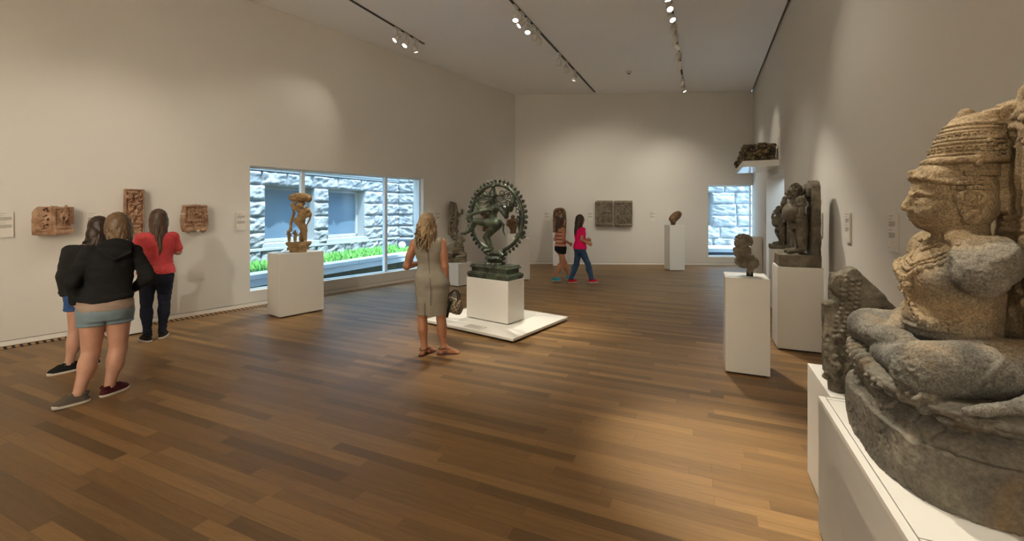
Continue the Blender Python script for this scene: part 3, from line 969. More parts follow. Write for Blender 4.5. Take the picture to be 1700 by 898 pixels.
stone_grey = stone('volcanic_stone', (78, 73, 65), (105, 99, 88), (136, 128, 113), 6, .5, 75, .9, .006, (116, 96, 70))
# the seated figure: grey below, browner above
q = N('volcanic_stone_figure'); v = q.coord()
n1 = q.noise(v, 7, 6, .62, .4)
grey = q.ramp(n1, [(.28, lin((78, 75, 69))), (.5, lin((105, 101, 93))), (.74, lin((138, 132, 121)))])
brn = q.ramp(n1, [(.28, lin((108, 92, 68))), (.5, lin((138, 118, 90))), (.74, lin((172, 150, 118)))])
sp = q.n('SeparateXYZ'); q.l(v, sp.inputs[0])
hz = q.math('ADD', sp.outputs[2], q.math('MULTIPLY', q.math('SUBTRACT', q.noise(v, 5, 3), .5), .25))
f = q.ramp(hz, [(.46, (0, 0, 0, 1)), (.56, (1, 1, 1, 1))])
sh_ = q.ramp(q.math('ADD', sp.outputs[0], q.math('MULTIPLY', q.math('SUBTRACT', q.noise(v, 6, 3), .5), .2)), [(.12, (0, 0, 0, 1)), (.2, (.8, .8, .8, 1))])
zz = q.ramp(sp.outputs[2], [(.62, (0, 0, 0, 1)), (.7, (1, 1, 1, 1)), (.88, (1, 1, 1, 1)), (.92, (0, 0, 0, 1))])
f2 = q.math('MULTIPLY', sh_, zz)
col = q.mix(f, grey, brn); col = q.mix(f2, col, grey)
n2 = q.noise(v, 150, 4, .7)
col = q.mix(.75, col, q.ramp(n2, [(.34, (.3, .3, .3, 1)), (.68, (1.45, 1.45, 1.45, 1))]), 'MULTIPLY')
h = q.math('ADD', n2, q.math('MULTIPLY', q.noise(v, 18, 5, .7), 1.6))
figure_stone = q.pbr(col, .88, 0, q.bump(h, .45, .006), .3)
white_mark = plain('white_mark', (190, 186, 174), .8)
metal_pin = plain('metal_pin', (60, 56, 50), .4, .6)
clear_mount = plain('mount_block', (214, 210, 202), .4)

def relief(name, label, loc, rz, w, h, d, carve, mat, cell=.006, cat='relief', group=None, amp=.004):
    """a carved slab: local x across, z up from its lower edge, face towards -y, back at y = 0"""
    s = Sdf((-w / 2 - .03, -d - .08, -.03), (w / 2 + .03, .03, h + .03), cell)
    carve(s)
    o = s.obj(name, mat, None, rough(amp, 22, 3, len(label)))
    o.location = loc; o.rotation_euler = (0, 0, rz)
    return tag(o, label, cat, group)
# ------------------------------------------------------------------ the seated figure in front at right
bx = c_big + Vector((-.404, -.915, 0)) * .48
seat = thing('seated_statue', 'large weathered grey stone figure seated cross legged in profile at right edge', 'statue', (bx.x, bx.y, .71), ANG_B)
V3 = lambda *a: np.array(a, np.float32)
def se_pt(a, rx, ry, p, cy):
    c, s_ = math.cos(a), math.sin(a)
    return (math.copysign(abs(c) ** (2 / p), c) * rx, cy + math.copysign(abs(s_) ** (2 / p), s_) * ry)
s = Sdf((-.54, -.02, -.004), (.52, .82, .40), .0042)
PB = 3.2
s.loft([(0, -.005, .43, .466, .380), (.06, -.005, .43, .472, .385), (.12, -.005, .43, .472, .385), (.192, -.005, .43, .468, .382)], .004, 'u', PB)
s.loft([(.18, -.005, .43, .455, .369), (.205, -.005, .43, .448, .362), (.235, -.005, .43, .432, .346), (.262, -.005, .43, .404, .318)], .002, 'u', PB)
s.loft([(.25, -.005, .43, .398, .312), (.30, -.005, .43, .396, .310)], .002, 'u', PB)
def on_slope(a, z, g=0.0):
    rx = np.interp(z, [.19, .205, .235, .262], [.452, .448, .432, .404]); x, y = se_pt(a, rx + g, rx - .086 + g, PB, .43)
    return (x, y, z)
for i in range(22):                                                   # low petals parted by shallow grooves on a sloping face
    a = -PI / 2 + (i - 10.5) / 22 * 2 * PI; da = PI / 22
    s.path([on_slope(a - da, .262), on_slope(a - da * .9, .235), on_slope(a - da * .45, .212), on_slope(a, .2)], .0065, .003, 'c')
    s.path([on_slope(a + da, .262), on_slope(a + da * .9, .235), on_slope(a + da * .45, .212), on_slope(a, .2)], .0065, .003, 'c')
s.loft([(.292, -.005, .43, .440, .354), (.300, -.005, .43, .452, .367), (.335, -.005, .43, .457, .371), (.350, -.005, .43, .440, .352)], .002, 'u', PB)
for z in (.312, .326):
    s.path([(se_pt(a, .459, .373, PB, .43)[0], se_pt(a, .459, .373, PB, .43)[1], z + .004 * math.sin(a * 17) + .003 * math.sin(a * 41)) for a in np.linspace(-PI, 0, 90)], .0045, .002)
for i in range(64):                                                   # thin rippled hem lying over the cushion
    a = -PI / 2 + (i - 31.5) / 64 * 2.0 * PI
    x, y = se_pt(a, .456, .370, PB, .43)
    s.ell((x, y, .318 + .010 * math.sin(i * 1.1) + .006 * math.sin(i * 2.7)), (.020, .020, .011), None, .005)
    if i % 2: s.ell((x * .99, .43 + (y - .43) * .99, .298 + .008 * math.sin(i * .9)), (.026, .02, .008), None, .004)
for i in range(8):                                                    # cloth folds hanging at the far front
    x = -.40 + i * .058
    yy = [s.hit((x + d, 0, z), 1, 1) for d, z in ((0, .34), (.012, .29), (.02, .22))]
    s.path([(x - .01, yy[0] + .06, .356), (x, yy[0] - .004, .338), (x + .012, yy[0] + .008, .285), (x + .022, yy[0] + .02, .215)], [.017, .02, .018, .012], .005)
for i in range(7):                                                    # folds lying on the seat
    x = .02 + i * .055
    s.path([(x - .02, .20, .350), (x + .02, .12, .352), (x + .05, .085, .345)], [.010, .012, .008], .006)
rn = random.Random(11)
for i in range(26):                                                   # chips
    a = rn.uniform(-PI * .98, -.02)
    x, y = se_pt(a, .475, .388, PB, .43)
    s.ell((x, y, rn.choice((.0, .192, .188, .29))), (rn.uniform(.015, .05), rn.uniform(.010, .026), rn.uniform(.008, .02)), rot3(0, 0, rn.uniform(0, 180)), .006, 'c')
s.box((.49, .07, .19), (.08, .03, .028), rot3(10, 15, 35), .0, .008, 'c')
s.obj('lotus_base', stone_grey, seat, lambda p: .004 * fbm(p, 12, 3, 3) + .0014 * fbm(p, 100, 2, 8) + pits(p, 70, .005, 4))
# body
s = Sdf((-.46, -.02, .29), (.46, .60, 1.20), .0036)
s.loft([(.36, 0, .36, .19, .13), (.46, 0, .352, .165, .130), (.53, 0, .345, .158, .124), (.60, 0, .338, .17, .132), (.68, 0, .334, .195, .136), (.76, 0, .343, .208, .12), (.82, 0, .357, .18, .102), (.87, 0, .365, .10, .078), (.90, 0, .365, .07, .07)], .02)
for sx in (-1, 1): s.ell((sx * .09, .245, .715), (.085, .05, .055), None, .03)
s.ell((0, .26, .545), (.12, .065, .05), None, .04)
tors = s.clone()
s.cone((0, .37, .84), (0, .345, .96), .078, .07, .02)
for z in (.888, .908, .928): s.tor((0, .358 - (z - .88) * .25, z), .073, .0065, None, .002)
# head
s.ell((0, .342, 1.045), (.104, .128, .130), None, .02)
s.ell((0, .285, .955), (.078, .066, .062), None, .04)
s.ell((0, .252, .918), (.03, .022, .018), None, .025)
s.ell((0, .36, .97), (.096, .10, .07), None, .04)
s.cone((0, .214, 1.035), (0, .197, .982), .010, .016, .010)
for sx in (-1, 1):
    s.ell((sx * .012, .208, .976), (.011, .012, .009), None, .004)
    s.path([(sx * .012, .216, 1.032), (sx * .04, .222, 1.043), (sx * .072, .248, 1.03)], [.006, .007, .005], .005)
    s.ell((sx * .044, .226, 1.012), (.030, .018, .015), None, .006, 'c')
    s.ell((sx * .044, .235, 1.008), (.026, .017, .014), None, .002)
    s.path([(sx * .018, .221, 1.006), (sx * .045, .2155, 1.000), (sx * .068, .234, 1.003)], .0035, .002)
    s.path([(sx * .018, .221, 1.012), (sx * .045, .216, 1.018), (sx * .068, .234, 1.012)], .003, .002)
    s.ell((sx * .05, .245, .97), (.035, .03, .03), None, .03)
    s.ell((sx * .110, .345, 1.0), (.02, .036, .062), None, .006)
    s.tor((sx * .127, .345, 1.018), .025, .008, rot3(0, 90), .002, 'u', 1, 1.3)
    s.ell((sx * .127, .35, 1.01), (.012, .012, .018), None, .003)
    s.ell((sx * .124, .348, .948), (.019, .026, .034), None, .004)
    s.tor((sx * .141, .348, .952), .014, .006, rot3(0, 90), .002)
    for i in range(4): s.ell((sx * .128, .328 + .013 * i, .912), (.010, .009, .013), None, .002)
s.path([(-.026, .222, .953), (0, .213, .951), (.026, .222, .953)], [.006, .009, .006], .003)
s.path([(-.022, .224, .939), (0, .216, .937), (.022, .224, .939)], [.006, .009, .006], .003)
s.path([(-.032, .218, .946), (0, .209, .945), (.032, .218, .946)], [.002, .0035, .002], .002, 'c')
s.path([(-.112, .36, 1.062), (-.10, .29, 1.078), (-.06, .234, 1.098), (0, .216, 1.106), (.06, .234, 1.098), (.10, .29, 1.078), (.112, .36, 1.062)], .010, .006)
s.ell((0, .315, 1.105), (.098, .10, .062), None, .01); s.ell((0, .216, 1.122), (.018, .012, .014), None, .008)
for i in range(11):
    a = -1.3 + i * .26
    s.ell((math.sin(a) * .103, .338 - math.cos(a) * .122, 1.112 - .03 * abs(math.sin(a))), (.011, .010, .009), None, .003)
# near shoulder with its arm broken off: a rough slanting break above, the round of the arm below
s.ell((.20, .350, .80), (.096, .094, .096), None, .03)
s.cone((.215, .345, .78), (.245, .318, .745), .08, .072, .02)
s.box((.331, .229, .932), (.19, .21, .16), rot3(24, 22, 0), 0, .003, 'c')
s.ell((.10, .34, .865), (.07, .06, .03), rot3(0, 26, 0), .02)
# far arm
s.ell((-.21, .36, .80), (.08, .085, .09), None, .05)
s.path([(-.225, .36, .79), (-.285, .39, .61), (-.19, .25, .49), (-.07, .19, .47)], [.07, .056, .045, .035], .02)
# legs
s.cone((.20, .44, .42), (.285, .155, .418), .112, .096, .03)
s.cone((.285, .155, .41), (-.05, .145, .375), .082, .05, .03)
s.cone((-.20, .44, .42), (-.315, .17, .42), .11, .086, .03)
s.path([(-.315, .165, .425), (-.12, .14, .435), (.06, .165, .455), (.13, .18, .452)], [.076, .062, .044, .034], .012)
for i in range(5): s.cone((.11, .155 + .011 * i, .447), (.165 - .004 * i, .15 + .014 * i, .435), .0105, .0095, .003)
M = rot3(0, 0, 36)                                                     # broken end of the near knee
s.box((.395, -.015, .41), (.14, .085, .15), M, 0, .006, 'c')
for i, (x0, x1) in enumerate(((.05, .0), (.09, .035), (.12, .05))):    # robe edges across the near thigh
    pts = []
    for t in np.linspace(0, 1, 9):
        y = .40 - .02 * i - .22 * t; z = .53 - .21 * t - .012 * i; pts.append((min(.45, s.hit((0.3, y, z), 0, -1)) + .0, y, z))
    s.path(pts, .0055, .003)
# sash ends lying on the seat beside the near knee
s.tor((.40, .40, .375), .045, .020, rot3(60, 0, 20), .006)
s.path([(.40, .38, .39), (.425, .32, .372), (.43, .25, .352), (.44, .2, .345)], [.028, .024, .02, .012], .006)
s.path([(.40, .39, .395), (.41, .33, .385), (.415, .26, .362)], .006, .003)
s.path([(.38, .46, .36), (.42, .5, .36), (.43, .58, .355)], [.04, .035, .03], .012)
body_sdf = s
def fy(x, z): return s_body_hit((x, 0, z))
def s_body_hit(p):
    y = tors.hit(p, 1, 1)
    return y if y > .05 else .30
# belts and cloth tie
for z, r_ in ((.518, .010), (.488, .011)):
    pts = []
    for x in np.linspace(-.15, .16, 22):
        y = fy(x, z)
        pts.append((x, min(y, .40) - .004, z + .012 * (x / .16) ** 2))
    s.path(pts, r_, .003)
for i in range(10): s.ell((.0 + .013 * i, fy(.0 + .013 * i, .445 - .004 * i) - .004, .445 - .004 * i), (.013, .011, .012), None, .003)
s.obj('body', figure_stone, seat, lambda p: .0026 * fbm(p, 13, 3, 9) + .0012 * fbm(p, 110, 2, 5) + pits(p, 75, .0036, 7) + .011 * fbm(p, 42, 3, 2) * np.exp(-(((p - np.array((.34, .08, .41))) ** 2).sum(1) / .0052) ** 2) + .007 * fbm(p, 38, 3, 6) * np.exp(-(((p - np.array((.26, .29, .835))) ** 2).sum(1) / .008) ** 2))
# necklaces and chest band
s = Sdf((-.27, .10, .50), (.27, .50, .96), .0032)
def string(pts, n, rad, box=False):
    pts = [Vector((x, 0, z)) for x, z in pts]
    L_ = [0]
    for a, b in zip(pts, pts[1:]): L_.append(L_[-1] + (b - a).length)
    last = None
    for i in range(n):
        t = L_[-1] * i / (n - 1); j = max(m for m in range(len(pts) - 1) if L_[m] <= t + 1e-9)
        p = pts[j].lerp(pts[j + 1], (t - L_[j]) / max(1e-6, L_[j + 1] - L_[j]))
        p.y = fy(p.x, p.z) - rad * .35
        if box: s.box(p, (rad * 1.2, rad * .8, rad), rot3(0, 20, 0), .003, .002); s.box((p.x, p.y - rad * .5, p.z), (rad * .6, rad * .6, rad * .5), rot3(0, 20, 0), .002, .001, 'c')
        else: s.ell(p, (rad * (1 + .25 * (i % 2)), rad, rad), None, .002)
        if last is not None: s.cone(p, last, rad * .4, rad * .4, .001)
        last = p
for sx in (-1, 1):
    string([(sx * .150, .845), (sx * .10, .80), (sx * .04, .765), (0, .755)], 13, .0095)
    string([(sx * .158, .83), (sx * .11, .78), (sx * .045, .742), (0, .732)], 15, .0085)
    string([(sx * .165, .80), (sx * .12, .752), (sx * .05, .71), (0, .695)], 12, .0125)
    string([(sx * .07, .868), (sx * .045, .835), (0, .815)], 8, .008)
for p in ((0, .70), (.022, .688), (-.022, .688), (0, .668), (.036, .705), (-.036, .705), (.012, .648), (.028, .664), (-.02, .655), (.044, .68)):
    s.ell((p[0], fy(*p) - .006, p[1]), (.014, .016, .013), None, .003)
    s.ell((p[0], fy(*p) - .02, p[1]), (.006, .008, .006), None, .002, 'c')
string([(0, .675), (.02, .632), (.05, .588), (.09, .562), (.13, .556), (.152, .575)], 15, .011)
string([(.005, .655), (.03, .61), (.06, .575), (.10, .546), (.14, .54)], 9, .013, True)
s.obj('necklace', figure_stone, seat, lambda p: .001 * fbm(p, 80, 2, 5))
# tall stacked headdress
s = Sdf((-.15, .2, 1.04), (.16, .54, 1.40), .0034)
s.loft([(1.10, 0, .362, .10, .112), (1.145, 0, .366, .104, .104), (1.20, 0, .372, .098, .094), (1.26, 0, .384, .088, .083), (1.31, 0, .395, .07, .066), (1.335, 0, .40, .05, .05), (1.345, 0, .40, .03, .03)], .004)
cyz = lambda z: .362 + (z - 1.1) * .16
s.tor((0, cyz(1.158), 1.160), .110, .016, None, .003, 'u', 1, .97)
for z, rx, r_ in ((1.184, .106, .005), (1.226, .099, .006), (1.240, .097, .005), (1.266, .088, .006), (1.280, .085, .005), (1.298, .078, .006)):
    s.tor((0, cyz(z), z), rx, r_, None, .002, 'u', 1, .96)
for z, rx, n, hx in ((1.205, .104, 22, .011), (1.160, .124, 14, .012), (1.253, .093, 26, .007)):
    for i in range(n):
        a = 2 * PI * i / n; c = (math.cos(a) * rx, cyz(z) + math.sin(a) * rx * .96, z); M = rot3(0, 0, math.degrees(a))
        if z == 1.160:
            s.tor(c, .008, .004, M @ rot3(0, 90, 0), .002); continue
        s.box(c, (.008, hx, hx * .85), M, .002, .001)
        s.box((c[0] * 1.07, cyz(z) + (c[1] - cyz(z)) * 1.07, z), (.006, hx * .5, hx * .42), M, .001, .001, 'c')
for x, y, z, r_ in ((.012, .375, 1.325, .036), (.035, .43, 1.312, .034), (-.03, .42, 1.31, .034)):
    for i in range(5): s.tor((x, y, z - .018 + i * .011), r_ - i * .0055, .0052, None, .0015)
    s.ell((x, y, z + .008), (r_ * .82, r_ * .82, .032), None, .003)
def tile(y, z, sx, hw):
    x = sx * (abs(body_sdf.hit((0, y, z), 0, -1)) + .010) if z < 1.13 else sx * (.122 - (z - 1.13) * .16)
    s.box((x, y, z), (.010, hw, hw), None, .002, .001); s.box((x + sx * .010, y, z), (.005, hw * .5, hw * .5), None, .001, .001, 'c')
for sx in (-1, 1):                                                    # stepped ornament over the ear
    for r_ in range(6):
        for c_ in range(6 - r_): tile(.345 + (c_ - (5 - r_) / 2) * .0175 + .004 * r_, 1.055 + r_ * .0175, sx, .0075)
    for r_ in range(4):
        for c_ in range(4 - r_): tile(.395 + (c_ - (3 - r_) / 2) * .0165 + .003 * r_, 1.178 + r_ * .0165, sx, .007)
s.obj('headdress', figure_stone, seat, lambda p: .0012 * fbm(p, 70, 2, 5) + .0015 * fbm(p, 16, 2, 6))
# the broken slab behind
s = Sdf((-.25, .42, .2), (.42, .78, 1.52), .0055)
s.loft([(.25, .10, .58, .28, .12), (.6, .10, .58, .27, .11), (.95, .115, .57, .25, .095), (1.2, .135, .565, .21, .085), (1.36, .15, .565, .155, .08), (1.43, .155, .565, .09, .065), (1.45, .155, .565, .03, .03)], .02, 'u', 3)
s.box((.0, .50, 1.12), (.05, .05, .16), rot3(0, -4), .01, .01); s.box((.005, .472, 1.30), (.045, .03, .06), rot3(8, 10, 6), .004, .004); s.box((.04, .49, 1.345), (.03, .03, .03), rot3(20, 10, 16), .004, .004)
rn = random.Random(5)
for i in range(44):
    s.ell((rn.uniform(.02, .3), .478 + .01 * rn.random(), rn.uniform(1.2, 1.36)), (rn.uniform(.012, .026), .018, rn.uniform(.01, .02)), rot3(0, rn.uniform(-60, 60), 0), .006)
for x in (.10, .135, .165): s.cone((x, .478, .98), (x, .48, 1.2), .009, .009, .006)
for z in (.90, .92, .94): s.cone((.03, .47, z), (.3, .49, z), .009, .009, .006)
lumps(s, (.05, .47, .6), (.32, .485, .86), 26, .015, .03, 8, .01, .7)
s.obj('back_slab', figure_stone, seat, lambda p: .006 * fbm(p, 9, 4, 12) + .0014 * fbm(p, 80, 2, 3) + pits(p, 60, .005, 2))

# ------------------------------------------------------------------ beaded fragment behind it
frag = thing('stone_fragment', 'dark grey carved stone fragment with bead strings behind seated figure', 'sculpture', (c_lion.x, c_lion.y, .71), ANG_B)
s = Sdf((.02, -.06, -.004), (.58, .46, .72), .0042)
s.box((.28, .19, .20), (.19, .135, .20), None, .01, .005)
s.box((.36, .18, .47), (.115, .125, .15), None, .008, .01)
s.box((.41, .17, .59), (.062, .12, .075), None, .008, .01)
s.box((.40, .232, .737), (.4, .30, .12), rot3(-50), 0, .004, 'c')
s.box((.40, .046, .738), (.4, .2, .10), rot3(40), 0, .004, 'c')
s.box((.45, .26, .418), (.06, .10, .022), rot3(-4), .004, .004)
s.path([(.42, .03, .46), (.42, .035, .38), (.43, .03, .28), (.44, .045, .16), (.44, .05, .0)], [.026, .032, .038, .044, .038], .012)
s.ell((.42, .012, .462), (.030, .026, .020), None, .006)
s.path([(.45, .075, .625), (.455, .05, .605), (.455, .04, .565), (.455, .05, .53)], [.028, .028, .026, .02], .006)
for r_ in (.018, .030): s.tor((.478, .058, .575), r_, .007, rot3(0, 90), .002, 'u', 1.6, 1)
for i, yy in enumerate((.085, .112, .140)):
    for j in range(13):
        t = j / 12; y = yy - .05 * t + .008 * math.sin(t * 3); z = .625 - .30 * t - .02 * i
        s.ell((s.hit((0, y, z), 0, -1) + .002 if j % 1 == 0 else .475, y, z), (.013, .0135, .0105), None, .001)
for i in range(3): s.tor((.478, .055 + .034 * i, .29 - .05 * i), .018, .008, rot3(0, 90), .002)
rn = random.Random(4)
for i in range(46):
    y, z = rn.uniform(.0, .14), rn.uniform(.05, .30)
    s.ell((s.hit((0, y, z), 0, -1), y, z), (.014, rn.uniform(.008, .02), rn.uniform(.008, .02)), None, .004, rn.choice('uuc'))
s.path([(.475, .05, .25), (.475, .09, .23), (.475, .115, .18), (.475, .085, .12)], .012, .004)
s.obj('carved_block', dark_stone, frag, lambda p: .004 * fbm(p, 13, 3, 21) + .0014 * fbm(p, 95, 2, 4) + pits(p, 70, .004, 2))
bm = bmesh.new()
for i in range(3): bm_box(bm, (.0, .16 - .006 * i, .556 - i * .017), (.004, .195 - .004 * i, .563 - i * .017), .001)
o = from_bm('painted_mark', bm, white_mark, frag); o.location = (.457, -.02, -.02); o['label'] = 'three short white painted strokes'
# ------------------------------------------------------------------ bronze dancer in a ring of flames
nc = c_nat + Vector((math.cos(ANG_P), math.sin(ANG_P), 0)) * .20 + Vector((-math.sin(ANG_P), math.cos(ANG_P), 0)) * .395
ring_st = thing('dancer_statue', 'dark green bronze four armed dancer inside a ring of flames', 'statue', (nc.x, nc.y, .675), ANG_P - PI / 2)
s = Sdf((-.42, -.22, -.01), (.42, .22, .42), .005)
s.box((0, 0, .035), (.385, .188, .035), None, .012, .004); s.box((0, 0, .078), (.37, .178, .012), None, .01, .004)
s.box((0, 0, .12), (.335, .155, .04), None, .004, .004)
s.box((0, 0, .165), (.362, .175, .014), None, .01, .004); s.box((0, 0, .188), (.345, .162, .014), None, .01, .008)
s.loft([(.19, 0, 0, .165, .14), (.225, 0, 0, .15, .13), (.25, 0, 0, .12, .10), (.27, 0, 0, .135, .11), (.30, 0, 0, .16, .13), (.32, 0, 0, .15, .125), (.335, 0, 0, .13, .11)], .005)
for i in range(20):
    a = 2 * PI * i / 20
    s.ell((math.cos(a) * .145, math.sin(a) * .12, .29), (.024, .024, .026), None, .005)
    s.ell((math.cos(a) * .145, math.sin(a) * .125, .215), (.026, .024, .02), None, .005)
for sx in (-1, 1):
    for y in (-.18, .18): s.ell((sx * .375, y, .055), (.022, .022, .03), None, .006)
s.obj('lotus_base', bronze, ring_st, rough(.001, 30))
s = Sdf((-.22, -.12, .32), (.24, .12, .46), .004)
s.path([(.1, -.02, .375), (.0, -.02, .37), (-.1, -.02, .375)], [.045, .042, .036], .02)
s.ell((-.155, -.03, .385), (.042, .04, .042), None, .012)
s.path([(.1, -.02, .37), (.16, -.04, .355), (.19, -.06, .35)], [.034, .026, .02], .01)
s.path([(.1, .03, .37), (.17, .03, .36), (.2, .02, .36)], [.034, .026, .02], .01)
s.path([(-.09, -.05, .37), (-.05, -.085, .35), (-.1, -.1, .36)], [.022, .018, .016], .01)
s.obj('dwarf', bronze, ring_st, rough(.001, 30))
# dancer
s = Sdf((-.66, -.22, .34), (.44, .20, 1.44), .0048)
D = dict(hip=(-.005, 0, .83))
s.ell((.0, 0, .835), (.105, .085, .08), None, .02)
s.loft([(.84, -.01, 0, .085, .07), (.90, -.035, 0, .068, .056), (.95, -.04, 0, .068, .055), (1.0, -.03, 0, .088, .062), (1.05, -.02, 0, .10, .062), (1.085, -.02, 0, .07, .05), (1.10, -.02, 0, .04, .04)], .02)
s.cone((-.125, 0, 1.055), (.085, 0, 1.055), .046, .046, .02)
s.cone((-.03, 0, 1.08), (-.045, -.005, 1.13), .033, .032, .01)
hd = (-.05, -.01, 1.17)
s.ell(hd, (.058, .064, .074), None, .01)
s.cone((-.053, -.066, 1.185), (-.055, -.084, 1.155), .007, .011, .006)
for sx in (-1, 1):
    s.ell((-.05 + sx * .024, -.066, 1.178), (.013, .009, .006), None, .002)
    s.ell((-.05 + sx * .062, .0, 1.155), (.014, .02, .035), None, .006)
    s.tor((-.05 + sx * .075, -.005, 1.12), .022, .007, rot3(90), .003)
s.ell((-.052, -.066, 1.135), (.02, .01, .006), None, .003)
for z, r1, r2 in ((1.225, .066, .014), (1.25, .06, .012), (1.275, .052, .012), (1.30, .044, .012)): s.tor((-.045, 0, z), r1 - r2 * .5, r2, None, .004)
s.cone((-.045, 0, 1.22), (-.03, 0, 1.36), .058, .026, .01); s.ell((-.03, 0, 1.375), (.03, .03, .025), None, .006)
for sx in (-1, 1): s.ell((-.045 + sx * .058, -.01, 1.265), (.018, .016, .032), None, .006)
# legs
s.cone((.045, -.01, .81), (-.30, -.10, .845), .078, .050, .02)
s.cone((-.30, -.10, .84), (-.47, -.085, .685), .050, .028, .012); s.ell((-.365, -.09, .775), (.045, .045, .06), rot3(0, 42, 0), .02)
s.path([(-.47, -.085, .68), (-.53, -.09, .655), (-.60, -.10, .648)], [.028, .027, .018], .012)
s.cone((.03, .0, .80), (-.125, -.06, .615), .082, .05, .02)
s.cone((-.125, -.06, .61), (-.045, -.02, .43), .05, .028, .012); s.ell((-.10, -.035, .54), (.042, .045, .065), rot3(0, -22, 0), .02)
s.path([(-.045, -.02, .43), (-.085, -.06, .405), (-.12, -.09, .398)], [.03, .024, .018], .01)
s.tor((-.465, -.086, .70), .032, .008, rot3(0, 45, 0), .004); s.tor((-.055, -.025, .455), .032, .008, None, .004)
# four arms
s.path([(.085, -.01, 1.055), (-.17, -.13, 1.0), (-.38, -.12, .945)], [.044, .034, .024], .012)
s.path([(-.38, -.12, .945), (-.425, -.125, .915), (-.455, -.13, .87)], [.024, .024, .012], .008)
s.path([(-.37, -.12, .935), (-.40, -.14, .89)], [.012, .008], .006)
s.path([(.095, 0, 1.05), (.235, -.03, .92), (.31, -.09, 1.03)], [.043, .034, .025], .012)
s.path([(.31, -.09, 1.03), (.318, -.095, 1.075), (.315, -.09, 1.115)], [.026, .03, .014], .008)
s.path([(.32, -.10, 1.05), (.345, -.11, 1.075)], [.012, .008], .006)
s.path([(-.125, .01, 1.05), (-.27, .03, .965), (-.345, .01, 1.08)], [.042, .033, .024], .012)
s.path([(-.345, .01, 1.08), (-.36, .0, 1.13)], [.026, .014], .008)
s.path([(.08, .03, 1.06), (.25, .06, 1.02), (.34, .03, 1.14)], [.04, .032, .024], .012)
s.path([(.34, .03, 1.14), (.35, .02, 1.19)], [.026, .014], .008)
for a, b, t in (((.085, -.01, 1.055), (-.17, -.13, 1.0), .3), ((.095, 0, 1.05), (.235, -.03, .92), .4)):
    p = np.array(a) * (1 - t) + np.array(b) * t; s.ell(p, (.047, .047, .02), None, .004)
for z in (.87, .85): s.tor((-.01, 0, z), .095, .011, None, .004, 'u', 1, .8)
s.tor((-.02, -.015, 1.07), .062, .009, rot3(20), .003); s.tor((-.02, -.02, 1.05), .08, .007, rot3(28), .003)
s.path([(.06, -.07, 1.06), (.0, -.075, .97), (.04, -.07, .87)], .007, .004)
# sash flying from the hip
s.path([(.09, .02, .85), (.14, .03, .80), (.13, .03, .72), (.16, .03, .64)], [.022, .016, .014, .01], .008)
s.obj('dancer', bronze, ring_st, rough(.0012, 25))
# hair spread in waves on both sides
bm = bmesh.new(); rn = random.Random(2)
for sx in (-1, 1):
    for i in range(7):
        z0 = 1.13 + i * .016; pts = []
        for k in range(15):
            t = k / 14
            pts.append((-.05 + sx * (.055 + .33 * t), .02, z0 + t * (i - 2.2) * .028 + .011 * math.sin(t * 11 + i * 1.3)))
        bm_tube(bm, pts, [.009 - .004 * k / 14 for k in range(15)], 6)
    cx, cz = -.05 + sx * .17, 1.26
    bm_tube(bm, [(cx + math.cos(a) * .045, .02, cz + math.sin(a) * .045) for a in np.linspace(-1.8, 3.8, 18)], .008, 6)
    for k in range(9):
        for m in range(3):
            x = -.05 + sx * (.14 + .028 * k); z = 1.13 + m * .05 + (k * .004 * (m - .6))
            bmesh.ops.create_icosphere(bm, subdivisions=1, radius=.011, matrix=Matrix.Translation((x, .022, z)))
    bm_tube(bm, [(-.05 + sx * (.12 + .26 * t), .02, 1.25 - .11 * abs(t - .2)) for t in np.linspace(0, 1, 8)], .009, 6)
for sx in (-1, 1):
    for i in range(30):
        cx = -.03 + sx * rn.uniform(.26, .45); cz = rn.uniform(.98, 1.28); r_ = rn.uniform(.018, .034)
        if (cx + .0) ** 2 + (cz - .90) ** 2 > .222: continue
        bm_tube(bm, [(cx + math.cos(a) * r_, .02 + rn.uniform(-.004, .004), cz + math.sin(a) * r_) for a in np.linspace(rn.uniform(0, 6), rn.uniform(9, 11), 12)], .0075, 6)
        if sx > 0 and i > 17: break
from_bm('hair_locks', bm, bronze, ring_st, True)
# flames held in the hands
for cx, z0 in ((-.365, 1.14), (.355, 1.20)):
    s = Sdf((cx - .1, -.06, 1.05), (cx + .1, .10, 1.36), .0045)
    for i in range(5): s.path([(cx, .01, z0), (cx + (i - 2) * .022, .01, z0 + .055), (cx + (i - 2) * .02 + .008, .01, z0 + .10 + .01 * (2 - abs(i - 2)))], [.014, .013, .005], .006)
    s.obj('hand_flame', bronze, ring_st)
